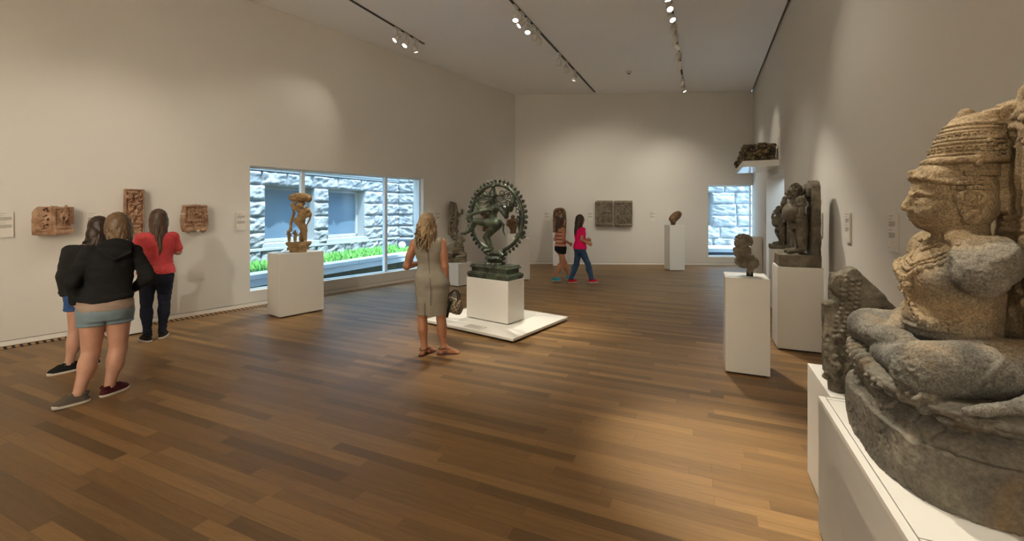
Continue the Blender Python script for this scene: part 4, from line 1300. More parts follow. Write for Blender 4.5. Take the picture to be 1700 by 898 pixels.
# side figures joined to the ring (small snakes and blossoms)
ring_c = (0, .02, .90)
bm = bmesh.new(); A0 = R(-90 + 17); prof = 10
ringpts = [(ring_c[0] + .5 * math.cos(a), ring_c[1], ring_c[2] + .5 * math.sin(a)) for a in np.linspace(A0, 2 * PI - PI + R(180 - 17) - R(90), 97)]
ringpts = [(.5 * math.cos(a), .02, .90 + .5 * math.sin(a)) for a in np.linspace(R(-73), R(253), 97)]
bm_tube(bm, ringpts, .028, 12)
for sgn in (-1, 1): bm_tube(bm, [(sgn * .146, .02, .42), (sgn * .12, .02, .38), (sgn * .12, .02, .33)], [.03, .034, .038], 10)
ring = from_bm('flame_ring', bm, bronze, ring_st, True)
fm = None
for i in range(41):
    a = R(-70 + 320 * i / 40)
    if fm is None:
        bm = bmesh.new()
        bm_tube(bm, [(0, 0, .02), (0, 0, .045)], [.012, .010], 8)
        bm_lathe(bm, [(.008, .036), (.020, .046), (.0235, .057), (.019, .069), (.009, .080), (.004, .094)], 10)
        for sx in (-1, 1):
            bmesh.ops.create_icosphere(bm, subdivisions=2, radius=.0115, matrix=Matrix.Translation((sx * .020, 0, .052)))
            bmesh.ops.create_icosphere(bm, subdivisions=2, radius=.008, matrix=Matrix.Translation((sx * .016, 0, .072)))
        fo = from_bm('flame', bm, bronze, ring, True); fm = fo.data
    else:
        fo = bpy.data.objects.new('flame', fm); COL.objects.link(fo); fo.parent = ring
    fo.location = (.5 * math.cos(a), .02, .90 + .5 * math.sin(a)); fo.rotation_euler = (0, PI / 2 - a, 0)

# ------------------------------------------------------------------ dancer under a tree, on the plinth by the window
wc = c_win + LDIR * .40 - LP * .2
yk = thing('dancer_statue', 'buff stone woman under a tree canopy on plinth by the big window', 'statue', (wc.x, wc.y, 1.0), R(27))
cp = lambda x, y, d=0: ((x - 225) / 771, d, (845 - y) / 771)
s = Sdf((-.23, -.17, -.005), (.23, .17, .17), .005)
s.box((-.015, 0, .02), (.125, .10, .022), None, .004, .003); s.box((-.015, 0, .055), (.165, .125, .016), None, .008, .003)
s.loft([(.06, -.01, 0, .14, .10), (.10, -.01, 0, .16, .12), (.135, -.005, 0, .19, .135), (.165, -.005, 0, .192, .135)], .003, 'u', 6)
lumps(s, (-.15, -.135, .08), (.14, -.12, .14), 14, .012, .02, 3, .005)
s.obj('base', buff, yk, rough(.002, 25))
s = Sdf((-.22, -.15, .15), (.23, .15, .90), .0048)
s.cone(cp(295, 715), cp(285, 570, -.01), .030, .046, .01); s.cone(cp(285, 570, -.01), cp(228, 455, -.02), .05, .075, .02)
s.cone(cp(292, 715), cp(300, 722, -.07), .024, .018, .01)
s.cone(cp(262, 560, .04), cp(262, 700, .05), .036, .024, .01); s.cone(cp(262, 560, .04), cp(232, 460, .02), .04, .058, .02)
s.ell(cp(230, 445), (.088, .075, .066), None, .02)
s.loft([(.50, .0, 0, .082, .064), (.56, .035, -.005, .066, .05), (.62, .055, -.01, .074, .055), (.675, .066, -.01, .090, .056), (.72, .055, 0, .055, .04), (.735, .05, 0, .03, .03)], .02)
s.ell(cp(253, 337, -.05), .041, None, .005); s.ell(cp(322, 312, -.05), .041, None, .005)
s.cone(cp(260, 300), cp(245, 275, -.02), .027, .025, .01)
s.ell(cp(240, 255, -.03), (.05, .052, .06), rot3(0, -18, 0), .008)
s.cone(cp(240, 250, -.075), cp(236, 262, -.09), .007, .010, .005)
s.ell(cp(262, 225, .01), (.05, .045, .035), None, .01); s.tor(cp(246, 232, -.03), .042, .009, rot3(10, -18), .004)
s.path([cp(215, 300), cp(150, 250, -.01), cp(205, 185, -.02), cp(260, 180, -.02)], [.038, .032, .027, .022], .006)
s.path([cp(318, 298, .01), cp(352, 360, .0), cp(300, 395, -.06), cp(270, 440, -.07)], [.038, .031, .024, .02], .006)
for p, rr in ((cp(228, 425), .07), (cp(222, 440), .073)): s.tor(p, rr, .008, rot3(0, 8), .004, 'u', 1, .88)
s.tor(cp(262, 310, -.015), .05, .008, rot3(35), .004); s.tor(cp(262, 330, -.03), .062, .006, rot3(50), .004)
s.path([cp(300, 400, -.05), cp(340, 390, -.03), cp(362, 362, -.02), cp(350, 430, -.01), cp(300, 530, -.02)], [.014, .018, .02, .014, .012], .008)
s.ell(cp(300, 525, -.02), (.026, .03, .032), None, .006)
s.obj('dancer', buff, yk, rough(.0015, 25))
s = Sdf((-.22, -.15, .74), (.22, .15, .99), .0048)
s.ell(cp(245, 150), (.168, .115, .072), None, .01); s.ell(cp(165, 160), (.075, .09, .05), None, .02); s.ell(cp(330, 165), (.06, .09, .06), None, .02)
rn = random.Random(8)
for i in range(150):
    a = rn.uniform(0, 2 * PI); e = rn.uniform(-.8, 1); c = math.sqrt(1 - e * e)
    s.ell(((245 - 225) / 771 + math.cos(a) * c * .16, math.sin(a) * c * .105, .90 + e * .068), (rn.uniform(.012, .024), .02, rn.uniform(.008, .016)), rot3(0, rn.uniform(-50, 50), 0), .003)
s.obj('tree_canopy', buff, yk, rough(.0025, 30))
s = Sdf((-.22, -.12, .15), (.06, .14, .80), .0048)
s.path([cp(178, 250, .03), cp(155, 290, .02), cp(168, 350, .02), cp(140, 440, .01), cp(128, 500, .01), cp(132, 570, .0)], [.016, .02, .021, .02, .02, .022], .006)
s.path([cp(132, 560), cp(100, 585), cp(105, 640), cp(112, 730)], [.026, .02, .016, .02], .008)
s.obj('tree_stem', buff, yk, rough(.002, 25))
for px_, pb, hh, yaw in ((112, 735, .20, 20), (180, 735, .21, -15), (238, 728, .16, 10)):
    s = Sdf((-.10, -.09, -.01), (.10, .09, hh + .05), .0045)
    fig(s, Pose((0, 0, 0), hh, 0), dict(haL=(.05, -.1, .62), elL=(.17, 0, .62), haR=(-.1, -.06, .95), elR=(-.2, 0, .75)), 1.35, .014, 'bun')
    o = s.obj('attendant', buff, yk); o.location = (((px_ - 225) / 771), .0 if px_ != 238 else -.03, (845 - pb) / 771); o.rotation_euler = (0, 0, R(yaw))

# ------------------------------------------------------------------ reclining bull
bc = PT(752, 437, 9.85); 
bull = thing('bull_statue', 'grey stone bull lying on a moulded base, facing right', 'statue', (bc.x + .02, bc.y + .08, .516), R(6))
s = Sdf((-.33, -.22, -.005), (.33, .22, .16), .006)
for z, rx, ry, hh in ((.02, .285, .185, .02), (.055, .27, .172, .018), (.085, .285, .185, .016)): s.box((0, 0, z), (rx, ry, hh), None, .012, .004)
s.obj('base', grey_tan, bull, rough(.003, 20))
s = Sdf((-.32, -.22, .08), (.32, .22, .70), .0065)
s.path([(-.2, 0, .24), (-.05, 0, .25), (.10, 0, .27)], [.135, .135, .12], .04)
s.ell((-.2, 0, .22), (.11, .15, .13), None, .03)
s.ell((.02, 0, .37), (.09, .05, .05), None, .05)
s.cone((.09, 0, .30), (.12, 0, .50), .115, .075, .04)
s.path([(.06, 0, .545), (.14, 0, .535), (.205, 0, .50)], [.07, .062, .042], .02)
s.ell((.215, 0, .49), (.035, .038, .034), None, .012)
for sy in (-1, 1):
    s.path([(.03, sy * .05, .58), (.02, sy * .075, .62), (.05, sy * .07, .645)], [.02, .016, .008], .008)
    s.path([(.04, sy * .06, .545), (-.01, sy * .105, .53), (-.03, sy * .11, .51)], [.016, .018, .008], .008)
    s.ell((.13, sy * .055, .56), (.014, .01, .01), None, .004)
    s.path([(.16, sy * .1, .2), (.24, sy * .12, .155), (.13, sy * .14, .125), (.05, sy * .14, .12)], [.06, .042, .034, .03], .02)
    s.path([(-.22, sy * .12, .22), (-.08, sy * .165, .17), (-.2, sy * .17, .13), (-.06, sy * .18, .12)], [.085, .055, .04, .028], .02)
for z, r_ in ((.36, .115), (.40, .10), (.44, .09)): s.tor((.105, 0, z), r_, .014, rot3(0, 12), .006)
for i in range(12):
    a = 2 * PI * i / 12; s.ell((.10 + .12 * math.cos(a), .12 * math.sin(a), .335), .017, None, .004)
s.path([(-.3, 0, .2), (-.29, -.1, .15), (-.2, -.17, .12)], .014, .008)
s.obj('bull', grey_tan, bull, rough(.003, 14))

# ------------------------------------------------------------------ standing bronze and broken torso behind the ring dancer
p = c_back + Vector((.20, .21, 1.01))
st = thing('standing_statue', 'small greenish standing bronze figure on the plinth behind the ring dancer', 'statue', p, R(12))
s = Sdf((-.16, -.14, -.005), (.16, .14, .14), .006)
s.box((0, 0, .025), (.12, .10, .025), None, .008, .004); s.box((0, 0, .075), (.095, .08, .03), None, .01, .004); s.cyl((0, 0, .11), .075, .015, None, .006, .004)
s.obj('base', bronze, st)
s = Sdf((-.18, -.14, .10), (.18, .12, .74), .0055)
fig(s, Pose((0, 0, .115), .52), dict(haR=(-.16, -.14, .74), elR=(-.19, -.02, .66), haL=(.22, -.1, .62)), 1.0, .02, 'cone')
s.obj('figure', bronze, st, rough(.001, 30))
p = c_torso + Vector((.165, .17, 1.015))
st = thing('broken_torso', 'brown stone torso without arms, behind the ring of flames', 'statue', p, R(-2))
s = Sdf((-.2, -.15, -.005), (.2, .15, .56), .006)
s.loft([(0, 0, 0, .085, .07), (.10, .01, 0, .09, .075), (.18, .0, 0, .12, .085), (.30, 0, 0, .125, .085), (.38, 0, 0, .15, .085), (.42, 0, 0, .10, .07), (.44, 0, 0, .05, .05)], .01)
s.ell((0, -.01, .475), (.058, .062, .07), None, .015)
for sx in (-1, 1): s.cone((sx * .13, 0, .37), (sx * .155, -.01, .25), .048, .044, .02); s.ell((sx * .06, -.07, .34), .04, None, .02)
s.tor((0, -.03, .40), .07, .012, rot3(30), .004); s.tor((0, -.0, .19), .118, .012, None, .004, 'u', 1, .74)
s.tor((0, 0, .505), .05, .014, None, .005)
s.obj('torso', brown_stone, st, rough(.003, 20))

# ------------------------------------------------------------------ stone figure hung on the left wall above the bull
wl = on_left(747, .15)
sf = thing('standing_statue', 'tall narrow stone figure hung on left wall above the bull', 'statue', (wl.x, wl.y, zat(404, wl.y)), LA + R(100))
s = Sdf((-.24, -.18, -.01), (.24, .12, 1.12), .0065)
fig(s, Pose((0, -.02, .17), .80, 0, 3), dict(pel=(.02, 0, .52), knL=(.05, 0, .28), haR=(-.17, -.12, .66), elR=(-.17, 0, .62), haL=(.22, -.12, .84), elL=(.19, 0, .68)), 1.15, .03, 'cone', .05)
s.box((.0, .045, .62), (.15, .035, .40), rot3(0, 4), .02, .02); s.box((-.03, .045, .95), (.09, .03, .14), rot3(0, 8), .02, .02)
s.box((.20, -.12, .83), (.035, .02, .07), rot3(0, 10), .006, .004)
lumps(s, (-.14, -.05, .25), (.13, .0, .62), 30, .018, .04, 6, .012)
s.path([(.05, .0, .32), (.0, .01, .2), (.02, .01, .12)], [.09, .07, .05], .02)
s.obj('figure', grey_tan, sf, rough(.004, 16))
bm = bmesh.new(); bm_tube(bm, [(0, .04, .5), (-.015, .135, .5)], .014, 8); from_bm('wall_pin', bm, metal_pin, sf)

# ------------------------------------------------------------------ small bust on the free plinth at right
p = c_bust + Vector((RP.x, RP.y, 0)) * .205 + RDIR * .2 + Vector((0, 0, .99))
bu = thing('bust_statue', 'small stone child torso with curly head and one leg stump on pin', 'statue', p, R(-28))
cb = lambda x, y, d=0: ((x - 345) / 1690, d, (815 - y) / 1690)
s = Sdf((-.16, -.12, .02), (.16, .13, .46), .003)
s.ell(cb(300, 200), (.072, .075, .068), None, .01)
s.ell(cb(240, 235, -.03), (.05, .045, .055), None, .02)
rn = random.Random(6)
for i in range(110):
    a = rn.uniform(0, 2 * PI); e = rn.uniform(-.55, 1); c = math.sqrt(1 - e * e)
    x, y, z = math.cos(a) * c * .078, math.sin(a) * c * .078, e * .07
    if x < -.03 and y < .0 and e < .35: continue
    s.tor((cb(305, 200)[0] + x, y, cb(0, 198)[2] + z), .0115, .006, rot3(math.degrees(a) + 40, e * 80, a * 30), .0012)
for sx in (-1, 1): s.ell((cb(225, 225)[0] + .0 + sx * .02, -.068 + .014 * (sx > 0), cb(0, 228)[2]), (.010, .008, .007), None, .002)
s.cone(cb(215, 225, -.07), cb(210, 245, -.082), .006, .010, .004); s.ell(cb(218, 268, -.06), (.016, .01, .006), None, .002)
s.loft([(.085, -.01, 0, .045, .05), (.12, -.005, 0, .074, .062), (.17, -.02, 0, .07, .06), (.215, -.036, -.005, .058, .052), (.265, -.043, 0, .070, .052), (.29, -.04, 0, .058, .045), (.305, -.035, 0, .03, .03)], .008)
s.ell(cb(275, 585, -.01), (.075, .065, .045), rot3(0, 24), .01); s.ell(cb(470, 575), (.050, .06, .062), None, .015)
s.cone(cb(440, 590, -.055), cb(405, 720, -.015), .043, .030, .004); s.ell(cb(448, 575, -.06), (.04, .035, .045), rot3(0, 20), .004); s.cyl(cb(408, 745, -.01), .032, .02, None, .004, .004)
s.path([cb(190, 350), cb(200, 430, -.03), cb(245, 480, -.07)], [.034, .026, .02], .004)
s.path([cb(370, 340), cb(385, 400, .01), cb(340, 460, -.06)], [.036, .028, .02], .004)
for z, t_ in ((.195, 14), (.175, 20)): s.tor((-.015, 0, z), .088, .008, rot3(0, -t_), .004, 'u', 1, .8)
s.tor((-.035, -.015, .28), .055, .008, rot3(25), .003)
s.path([cb(215, 520, -.06), cb(290, 560, -.075), cb(400, 500, -.06), cb(450, 520, -.03)], .008, .005)
s.obj('torso', buff if False else grey_tan, bu, rough(.0022, 40))
bm = bmesh.new(); bm_box(bm, (-.0, -.03, 0), (.062, .03, .045), .003)
o = from_bm('mount_pin', bm, black_gap, bu)
o.location = (.005, -.01, 0)
bm = bmesh.new(); bm_box(bm, (-.13, -.10, 0), (.10, .10, .004), .001); o = from_bm('name_plate', bm, frame_paint, bu); o.location = (-.05, -.02, 0)

# ------------------------------------------------------------------ guardian figures on the right
def guardian(name, label, loc, rz, big):
    t = thing(name, label, 'statue', loc, rz)
    s = Sdf((-.26, -.26, -.005), (.26, .25, .17), .006)
    if big:
        s.box((0, .0, .073), (.21, .215, .073), None, .012, .004); s.box((.235, -.24, .073), (.09, .05, .2), rot3(0, 0, 45), 0, .004, 'c')
    else:
        s.box((0, -.0, .035), (.15, .145, .035), None, .012, .004)
    s.obj('base', dark_stone, t, rough(.004, 14))
    z0 = .145 if big else .068
    H = .86 if big else .66
    s = Sdf((-.26, -.27, z0 - .02), (.26, .2, z0 + H + .06), .0045)
    J = dict(waist=(0, -.035, .60), chest=(0, -.02, .71), neck=(0, -.02, .80), head=(0, -.05, .885), pel=(0, 0, .50),
             shL=(.155, .01, .77), elL=(.20, .01, .62), haL=(.165, -.02, .50), shR=(-.155, .01, .77), elR=(-.2, -.02, .64), haR=(-.09, -.14, .66),
             hiL=(.085, .02, .48), knL=(.10, -.0, .27), anL=(.10, .03, .06), toL=(.115, -.14, .03), hiR=(-.085, .02, .48), knR=(-.10, -.02, .27), anR=(-.10, .03, .06), toR=(-.115, -.14, .03))
    P = Pose((0, .02, z0), H)
    fig(s, P, J, 1.32, .014, '', 0, .045)
    hd = P(J['head']); rn = random.Random(3)
    for i in range(90):                                               # thick curls round head and neck
        a = rn.uniform(0, 2 * PI); e = rn.uniform(-.75, 1); c = math.sqrt(max(0, 1 - e * e))
        x, y, z = math.cos(a) * c * .088, .022 + math.sin(a) * c * .092, .018 + e * .095
        if y < -.03 and z < .06: continue
        s.tor(hd + V3(x, y, z) * H, .014 * H, .0085 * H, rot3(math.degrees(a), e * 90, 0), .0015)
    s.ell(hd + V3(0, -.07, -.02) * H, (.035 * H, .03 * H, .03 * H), None, .01); s.cone(hd + V3(0, -.07, .01) * H, hd + V3(0, -.105, -.02) * H, .012 * H, .022 * H, .006)
    s.ell(hd + V3(0, -.085, -.055) * H, (.03 * H, .02 * H, .012 * H), None, .004); s.ell(hd + V3(0, -.06, -.075) * H, (.04 * H, .04 * H, .03 * H), None, .01)
    for sx in (-1, 1):
        s.ell(hd + V3(sx * .03, -.078, .012) * H, .014 * H, None, .003); s.path([hd + V3(sx * .01, -.085, .032) * H, hd + V3(sx * .05, -.07, .03) * H], .008 * H, .003)
        s.ell(hd + V3(sx * .078, .0, -.03) * H, (.016 * H, .024 * H, .04 * H), None, .003)
    for a in ('L', 'R'):
        u = P(J['sh' + a]) * .55 + P(J['el' + a]) * .45
        s.tor(u, .046 * H, .013 * H, rot3(0, 8), .002); s.tor(P(J['el' + a]) * .3 + P(J['ha' + a]) * .7, .034 * H, .011 * H, rot3(0, 8), .002)
    for k_ in range(20):                                              # necklace over the belly
        a = PI * (k_ / 19); s.ell(P((math.cos(a) * .10, -.075 - .03 * math.sin(a), .745 - .06 * math.sin(a))), .013 * H, None, .002)
    for z, r_ in ((.545, .014), (.52, .011)): s.tor(P((0, -.02, z)), .152 * H, r_ * H, None, .003, 'u', 1, .82)
    s.loft([(z0 + .07 * H, 0, .055, .14 * H, .075 * H), (z0 + .3 * H, 0, .05, .16 * H, .085 * H), (z0 + .48 * H, 0, .04, .16 * H, .10 * H)], .006)
    for i in range(4):                                                # skirt swags
        z = .47 - i * .035
        s.path([P((.158, -.0, z + .03)), P((.13, -.06, z + .01)), P((.06, -.10, z - .01)), P((-.05, -.11, z - .01)), P((-.13, -.06, z + .01)), P((-.158, -.0, z + .03))], .012 * H, .004)
    s.ell(P((.07, -.085, .40)), (.075 * H, .06 * H, .05 * H), rot3(20, 0, 10), .012); s.ell(P((.04, -.10, .345)), (.05 * H, .045 * H, .045 * H), None, .006); s.path([P((.04, -.11, .33)), P((.05, -.09, .25)), P((.06, -.07, .18))], [.03 * H, .022 * H, .012 * H], .006)
    for x in (.04, .075, .11): s.path([P((x, -.085, .30)), P((x, -.06, .20)), P((x, -.04, .10))], .010 * H, .003)
    s.path([P((-.04, -.165, .80)), P((-.05, -.175, .72)), P((-.08, -.16, .62)), P((-.1, -.14, .50))], [.030 * H, .038 * H, .026 * H, .024 * H], .006)
    s.obj('figure', dark_stone, t, lambda p: .0022 * fbm(p, 18, 3, 3) + .001 * fbm(p, 70, 2, 4))
    s = Sdf((-.26, .0, 0), (.26, .27, 1.1), .007)
    if big:
        s.loft([(.10, 0, .17, .205, .048), (.8, 0, .17, .20, .048), (.93, 0, .17, .185, .048), (1.01, 0, .17, .125, .048), (1.035, 0, .17, .07, .047), (1.045, 0, .17, .02, .045)], .004, 'u', 7)
        s.loft([(.84, .0, .12, .13, .03), (.98, 0, .115, .12, .03), (1.01, 0, .115, .07, .03)], .01, 'u', 4)
    else:
        s.box((0, .118, .30), (.14, .025, .25), None, .015, .01)
    s.obj('back_slab', dark_stone, t, rough(.005, 14))
    return t
gp = c_guard + RP * .235 + RDIR * .225 + Vector((0, 0, 1.006))
guardian('guardian_statue', 'big dark stone guardian with pot belly before a rounded slab', gp, RA - PI / 2, True)
gs = c_small + RP * .135 + RDIR * .17 + Vector((0, 0, 1.03))
guardian('guardian_statue', 'smaller dark stone guardian by the doorway, behind the big one', gs, RA - PI / 2, False)

# ------------------------------------------------------------------ head fragment on the tall far plinth
hp = c_head + Vector((.21, .2, 1.275))
hs = thing('carved_portrait', 'brown stone head with swept back hair on the tall far plinth', 'statue', hp, R(-25))
s = Sdf((-.22, -.2, -.01), (.24, .2, .44), .0065)
s.ell((-.02, -.01, .20), (.115, .12, .125), None, .02); s.ell((-.045, -.045, .11), (.078, .08, .075), None, .03)
s.cone((-.04, 0, .02), (-.03, 0, .12), .062, .066, .02)
s.ell((.05, .02, .265), (.125, .115, .115), rot3(0, -35), .03); s.ell((.10, .03, .32), (.085, .09, .08), None, .04)
for i in range(9): s.tor((.0 + .016 * i, .01, .225 + .016 * i), .126 - .005 * i, .006, rot3(0, 52 - i * 3, 0), .003)
s.cone((-.07, -.135, .20), (-.08, -.16, .165), .010, .017, .008)
for sx in (-1, 1): s.ell((-.06 + sx * .045, -.125, .205), (.02, .013, .011), None, .003); s.path([(-.06 + sx * .02, -.135, .225), (-.06 + sx * .07, -.11, .23)], .008, .005); s.ell((-.04 + sx * .10, -.0, .17), (.02, .03, .05), None, .008)
s.ell((-.06, -.125, .118), (.03, .014, .010), None, .004); s.ell((-.06, -.122, .10), (.025, .014, .009), None, .004)
s.obj('head', brown_stone, hs, rough(.004, 16))
bm = bmesh.new(); bm_lathe(bm, [(.05, 0), (.05, .012), (.015, .014), (.015, .05)], 16); o = from_bm('mount_pin', bm, metal_pin, hs); o.location = (-.04, 0, 0)

# ------------------------------------------------------------------ reliefs
def border(s, w, h, d, t, dd):
    s.box((0, -d / 2, h / 2), (w / 2, d / 2, h / 2), None, .006, .004)
    s.box((0, -d, h / 2), (w / 2 - t, dd, h / 2 - t), None, .002, .003, 'c')
def carve_book(s):
    # two carved faces meeting at a ribbed pilaster
    for sx in (-1, 1): s.box((sx * .095, -.06, .18), (.085, .055, .18), rot3(0, 0, sx * 14), .004, .004)
    for x in (-.022, 0, .022): s.cone((x, -.125, .0), (x, -.125, .36), .0135, .0135, .003)
    s.box((.09, -.142, .22), (.070, .04, .112), rot3(0, 0, 14), .002, .003, 'c')
    fig(s, Pose((.075, -.112, .125), .25, 20, 10), dict(knL=(.12, -.08, .38), knR=(-.14, -.08, .36), anL=(.02, -.12, .22), anR=(-.05, -.12, .22), haL=(.12, -.12, .62), haR=(-.2, -.1, .8)), 1.25, .014, 'bun')
    fig(s, Pose((.138, -.098, .125), .20, 20, -8), None, 1.2, .014, 'bun')
    s.ell((.11, -.10, .28), (.04, .02, .02), rot3(0, 30, 0), .006)
    for i in range(7): s.ell((.045 + i * .019, -.125 + .005 * i, .075), (.006, .016, .01), None, .002, 'c')
    rn = random.Random(3)
    for i in range(46):
        x = rn.uniform(-.155, -.045); z = rn.uniform(.07, .34)
        s.ell((x, -.125 - .25 * (x + .095) * -1, z), (rn.uniform(.006, .013), .026, rn.uniform(.006, .014)), rot3(0, rn.uniform(-50, 50), 0), .003, 'c')
    for i in range(5):
        for j in range(2): s.box((-.15 + i * .022, -.112 + (i - 2) * -.006, .045 + j * .025), (.006, .012, .007), None, .002, .002, 'c')
    s.box((-.19, -.08, .36), (.05, .12, .045), rot3(0, -48), 0, .006, 'c'); s.box((.19, -.08, .0), (.04, .12, .03), rot3(0, -35), 0, .006, 'c')
    s.ell((.188, -.09, .11), (.02, .06, .03), None, .006, 'c')
q = on_left(85.5, .07); z_ = zat(389.5, 5.62)
o = relief('carved_block', 'terracotta coloured corner block like an open book, leftmost on the left wall', (q.x, q.y, z_), LA + R(90), .38, .365, .14, carve_book, terracotta, .0042, 'relief', None, .002)
def carve_tall(s):
    s.box((0, -.06, .35), (.107, .06, .35), None, .006, .004)
    s.box((0, -.12, .35), (.092, .03, .335), None, .002, .003, 'c')
    rn = random.Random(14)
    for r_ in range(4):
        z0 = .03 + r_ * .165
        for c_ in (-1, 1):
            fig(s, Pose((c_ * .045, -.095, z0), .155, c_ * 15, rn.uniform(-14, 14)), dict(haL=(.2, -.1, rn.uniform(.5, .95)), haR=(-.2, -.1, rn.uniform(.5, .95)), knL=(rn.uniform(0, .16), -.06, .3)), 1.5, .014, rn.choice(('bun', 'cone')))
        s.ell((rn.uniform(-.03, .03), -.11, z0 + .13), (.06, .03, .022), rot3(0, rn.uniform(-20, 20)), .006)
    lumps(s, (-.09, -.115, .02), (.09, -.1, .69), 40, .012, .022, 4, .005)
q = on_left(220, .02)
relief('relief_panel', 'tall narrow reddish carved panel crowded with figures, between two girls', (q.x, q.y, zat(394, q.y)), LA + R(90), .214, .70, .14, carve_tall, terracotta, .0048, 'relief', None, .002)
def carve_low(s):
    s.loft([(0, 0, -.05, .15, .05), (.03, 0, -.05, .16, .05), (.37, 0, -.05, .158, .05), (.42, 0, -.05, .15, .05)], .005, 'u', 8)
    s.box((.0, -.10, .295), (.115, .032, .10), None, .01, .004, 'c')
    fig(s, Pose((-.0, -.075, .20), .19, 0, 12), dict(knL=(.25, -.08, .42), anL=(.1, -.12, .26), knR=(-.25, -.08, .42), anR=(-.08, -.12, .26), haL=(.28, -.08, .72), haR=(-.28, -.08, .9), elL=(.22, 0, .62), elR=(-.24, 0, .72)), 1.4, .014, 'cone')
    fig(s, Pose((.085, -.07, .205), .15, -10, -5), None, 1.4, .014, 'bun'); fig(s, Pose((-.09, -.07, .205), .15, 10, 8), None, 1.4, .014, 'bun')
    for x in (-.14, .14): s.cone((x, -.095, .19), (x, -.095, .39), .016, .016, .004); s.ell((x, -.095, .40), (.022, .022, .018), None, .004)
    s.path([(-.15, -.09, .40), (0, -.1, .415), (.15, -.09, .40)], [.014, .02, .014], .006)
    for i in range(8):
        x = -.117 + i * .0335
        s.box((x, -.10, .15), (.0105, .022, .018), None, .004, .002, 'c')
        s.ell((x, -.098, .118), (.012, .012, .014), None, .003)
    for i in range(4): s.box((-.105 + i * .07, -.10, .085), (.026, .02, .006), None, .002, .002, 'c')
    s.ell((-.1, -.1, .02), (.04, .03, .035), None, .006); s.ell((.1, -.1, .02), (.04, .03, .035), None, .006)
    s.ell((0, -.08, -.005), (.05, .08, .022), None, .005, 'c')
q = on_left(318.5, .07)
o = relief('carved_block', 'square reddish carved block held by small white clips, right of the tall panel', (q.x, q.y, zat(384.5, q.y)), LA + R(90), .33, .42, .13, carve_low, terracotta, .0048, 'relief', None, .002)
for x, z, w_ in ((-.155, .275, .02), (.152, .278, .014)):
    box('mount_clip', (x - w_, -.112, z), (x + w_, .0, z + .012), clear_mount, o, .001)
box('mount_clip', (.02, -.112, .005), (.045, .0, .028), clear_mount, o, .001)
def carve_far_a(s):
    s.box((0, -.05, .405), (.265, .05, .405), None, .012, .004); s.box((.0, -.10, .40), (.245, .03, .30), None, .004, .004, 'c')
    rn = random.Random(31)
    for i in range(3): fig(s, Pose((-.16 + i * .16, -.075, .10), .30, 0, rn.uniform(-8, 8)), dict(haL=(.2, -.1, .8), haR=(-.2, -.1, .6)), 1.25, .014, 'bun')
    for i in range(4): fig(s, Pose((-.19 + i * .12, -.075, .42 + .03 * (i % 2)), .22, 0, rn.uniform(-30, 30)), dict(haL=(.25, -.1, .9), haR=(-.25, -.1, .9), knL=(.2, -.05, .35)), 1.3, .014, 'bun')
    for i in range(22): s.path([(rn.uniform(-.2, .2), -.08, rn.uniform(.42, .68))] * 1 + [(rn.uniform(-.22, .22), -.085, rn.uniform(.42, .7))], .016, .006)
    lumps(s, (-.23, -.09, .42), (.23, -.075, .7), 50, .012, .026, 9, .006)
    s.box((0, -.09, .07), (.255, .03, .025), None, .01, .005); s.box((0, -.09, .76), (.26, .03, .03), None, .01, .005)
    s.box((-.27, -.05, .81), (.03, .1, .03), rot3(0, 40), 0, .005, 'c')
q = on_far(1002, .03); zb_ = zat(376, q.y)
relief('relief_panel', 'left one of two upright grey carved panels on the far wall', (q.x, q.y, zb_), FA, .53, .81, .13, carve_far_a, grey_tan, .0075, 'relief', 'pair of carved panels on the far wall', .003)
def carve_far_b(s):
    s.box((0, -.05, .405), (.275, .05, .405), None, .03, .004); s.box((.0, -.10, .40), (.24, .03, .36), None, .02, .006, 'c')
    rn = random.Random(17)
    for i in range(24):
        x = rn.uniform(-.2, .15); z = rn.uniform(.1, .72); L_ = rn.uniform(.08, .2)
        s.path([(x - L_ / 2, -.08, z + L_ * .45), (x, -.09, z + .02), (x + L_ / 2, -.082, z - L_ * .4)], [.012, .02, .012], .006)
    for i in range(5): fig(s, Pose((rn.uniform(-.15, .12), -.072, rn.uniform(.1, .45)), .28, rn.uniform(-30, 30), rn.uniform(-50, 10)), dict(haL=(.25, -.1, .9), haR=(-.25, -.1, .9), knL=(.2, -.05, .35)), 1.25, .014, 'bun')
    lumps(s, (-.22, -.085, .06), (.22, -.075, .74), 50, .012, .026, 19, .006)
    s.box((.0, -.092, .75), (.24, .025, .025), None, .012, .01); s.box((.0, -.092, .05), (.25, .025, .03), None, .012, .01)
q = on_far(1034, .03)
relief('relief_panel', 'right one of two upright grey carved panels on the far wall', (q.x, q.y, zb_), FA, .56, .81, .13, carve_far_b, grey_tan, .0075, 'relief', 'pair of carved panels on the far wall', .003)
def carve_stele(s):
    s.loft([(0, 0, -.06, .195, .06), (.55, 0, -.06, .195, .06), (.68, 0, -.06, .17, .06), (.75, 0, -.06, .09, .055), (.765, 0, -.06, .03, .04)], .01, 'u', 6)
    s.box((0, -.12, .36), (.165, .03, .30), None, .03, .01, 'c')
    fig(s, Pose((0, -.095, .04), .60), dict(haR=(-.2, -.1, .78), elR=(-.22, 0, .68), haL=(.2, -.1, .5)), 1.2, .014, 'cone')
    fig(s, Pose((-.12, -.095, .04), .28), None, 1.3, .014, 'bun'); fig(s, Pose((.12, -.095, .04), .28), None, 1.3, .014, 'bun')
    for i in range(12):
        a = R(10 + i * 14.5); s.ell((math.cos(a) * .15, -.12, .56 + math.sin(a) * .16), (.022, .018, .022), None, .005)
q = c_stele + FDIR * .21 - FP * .2
relief('stele', 'tan round topped stele on its plinth behind the two strolling girls', (q.x, q.y + .03, 1.015), FA, .40, .76, .13, carve_stele, brown_stone, .008, 'relief', None, .003)
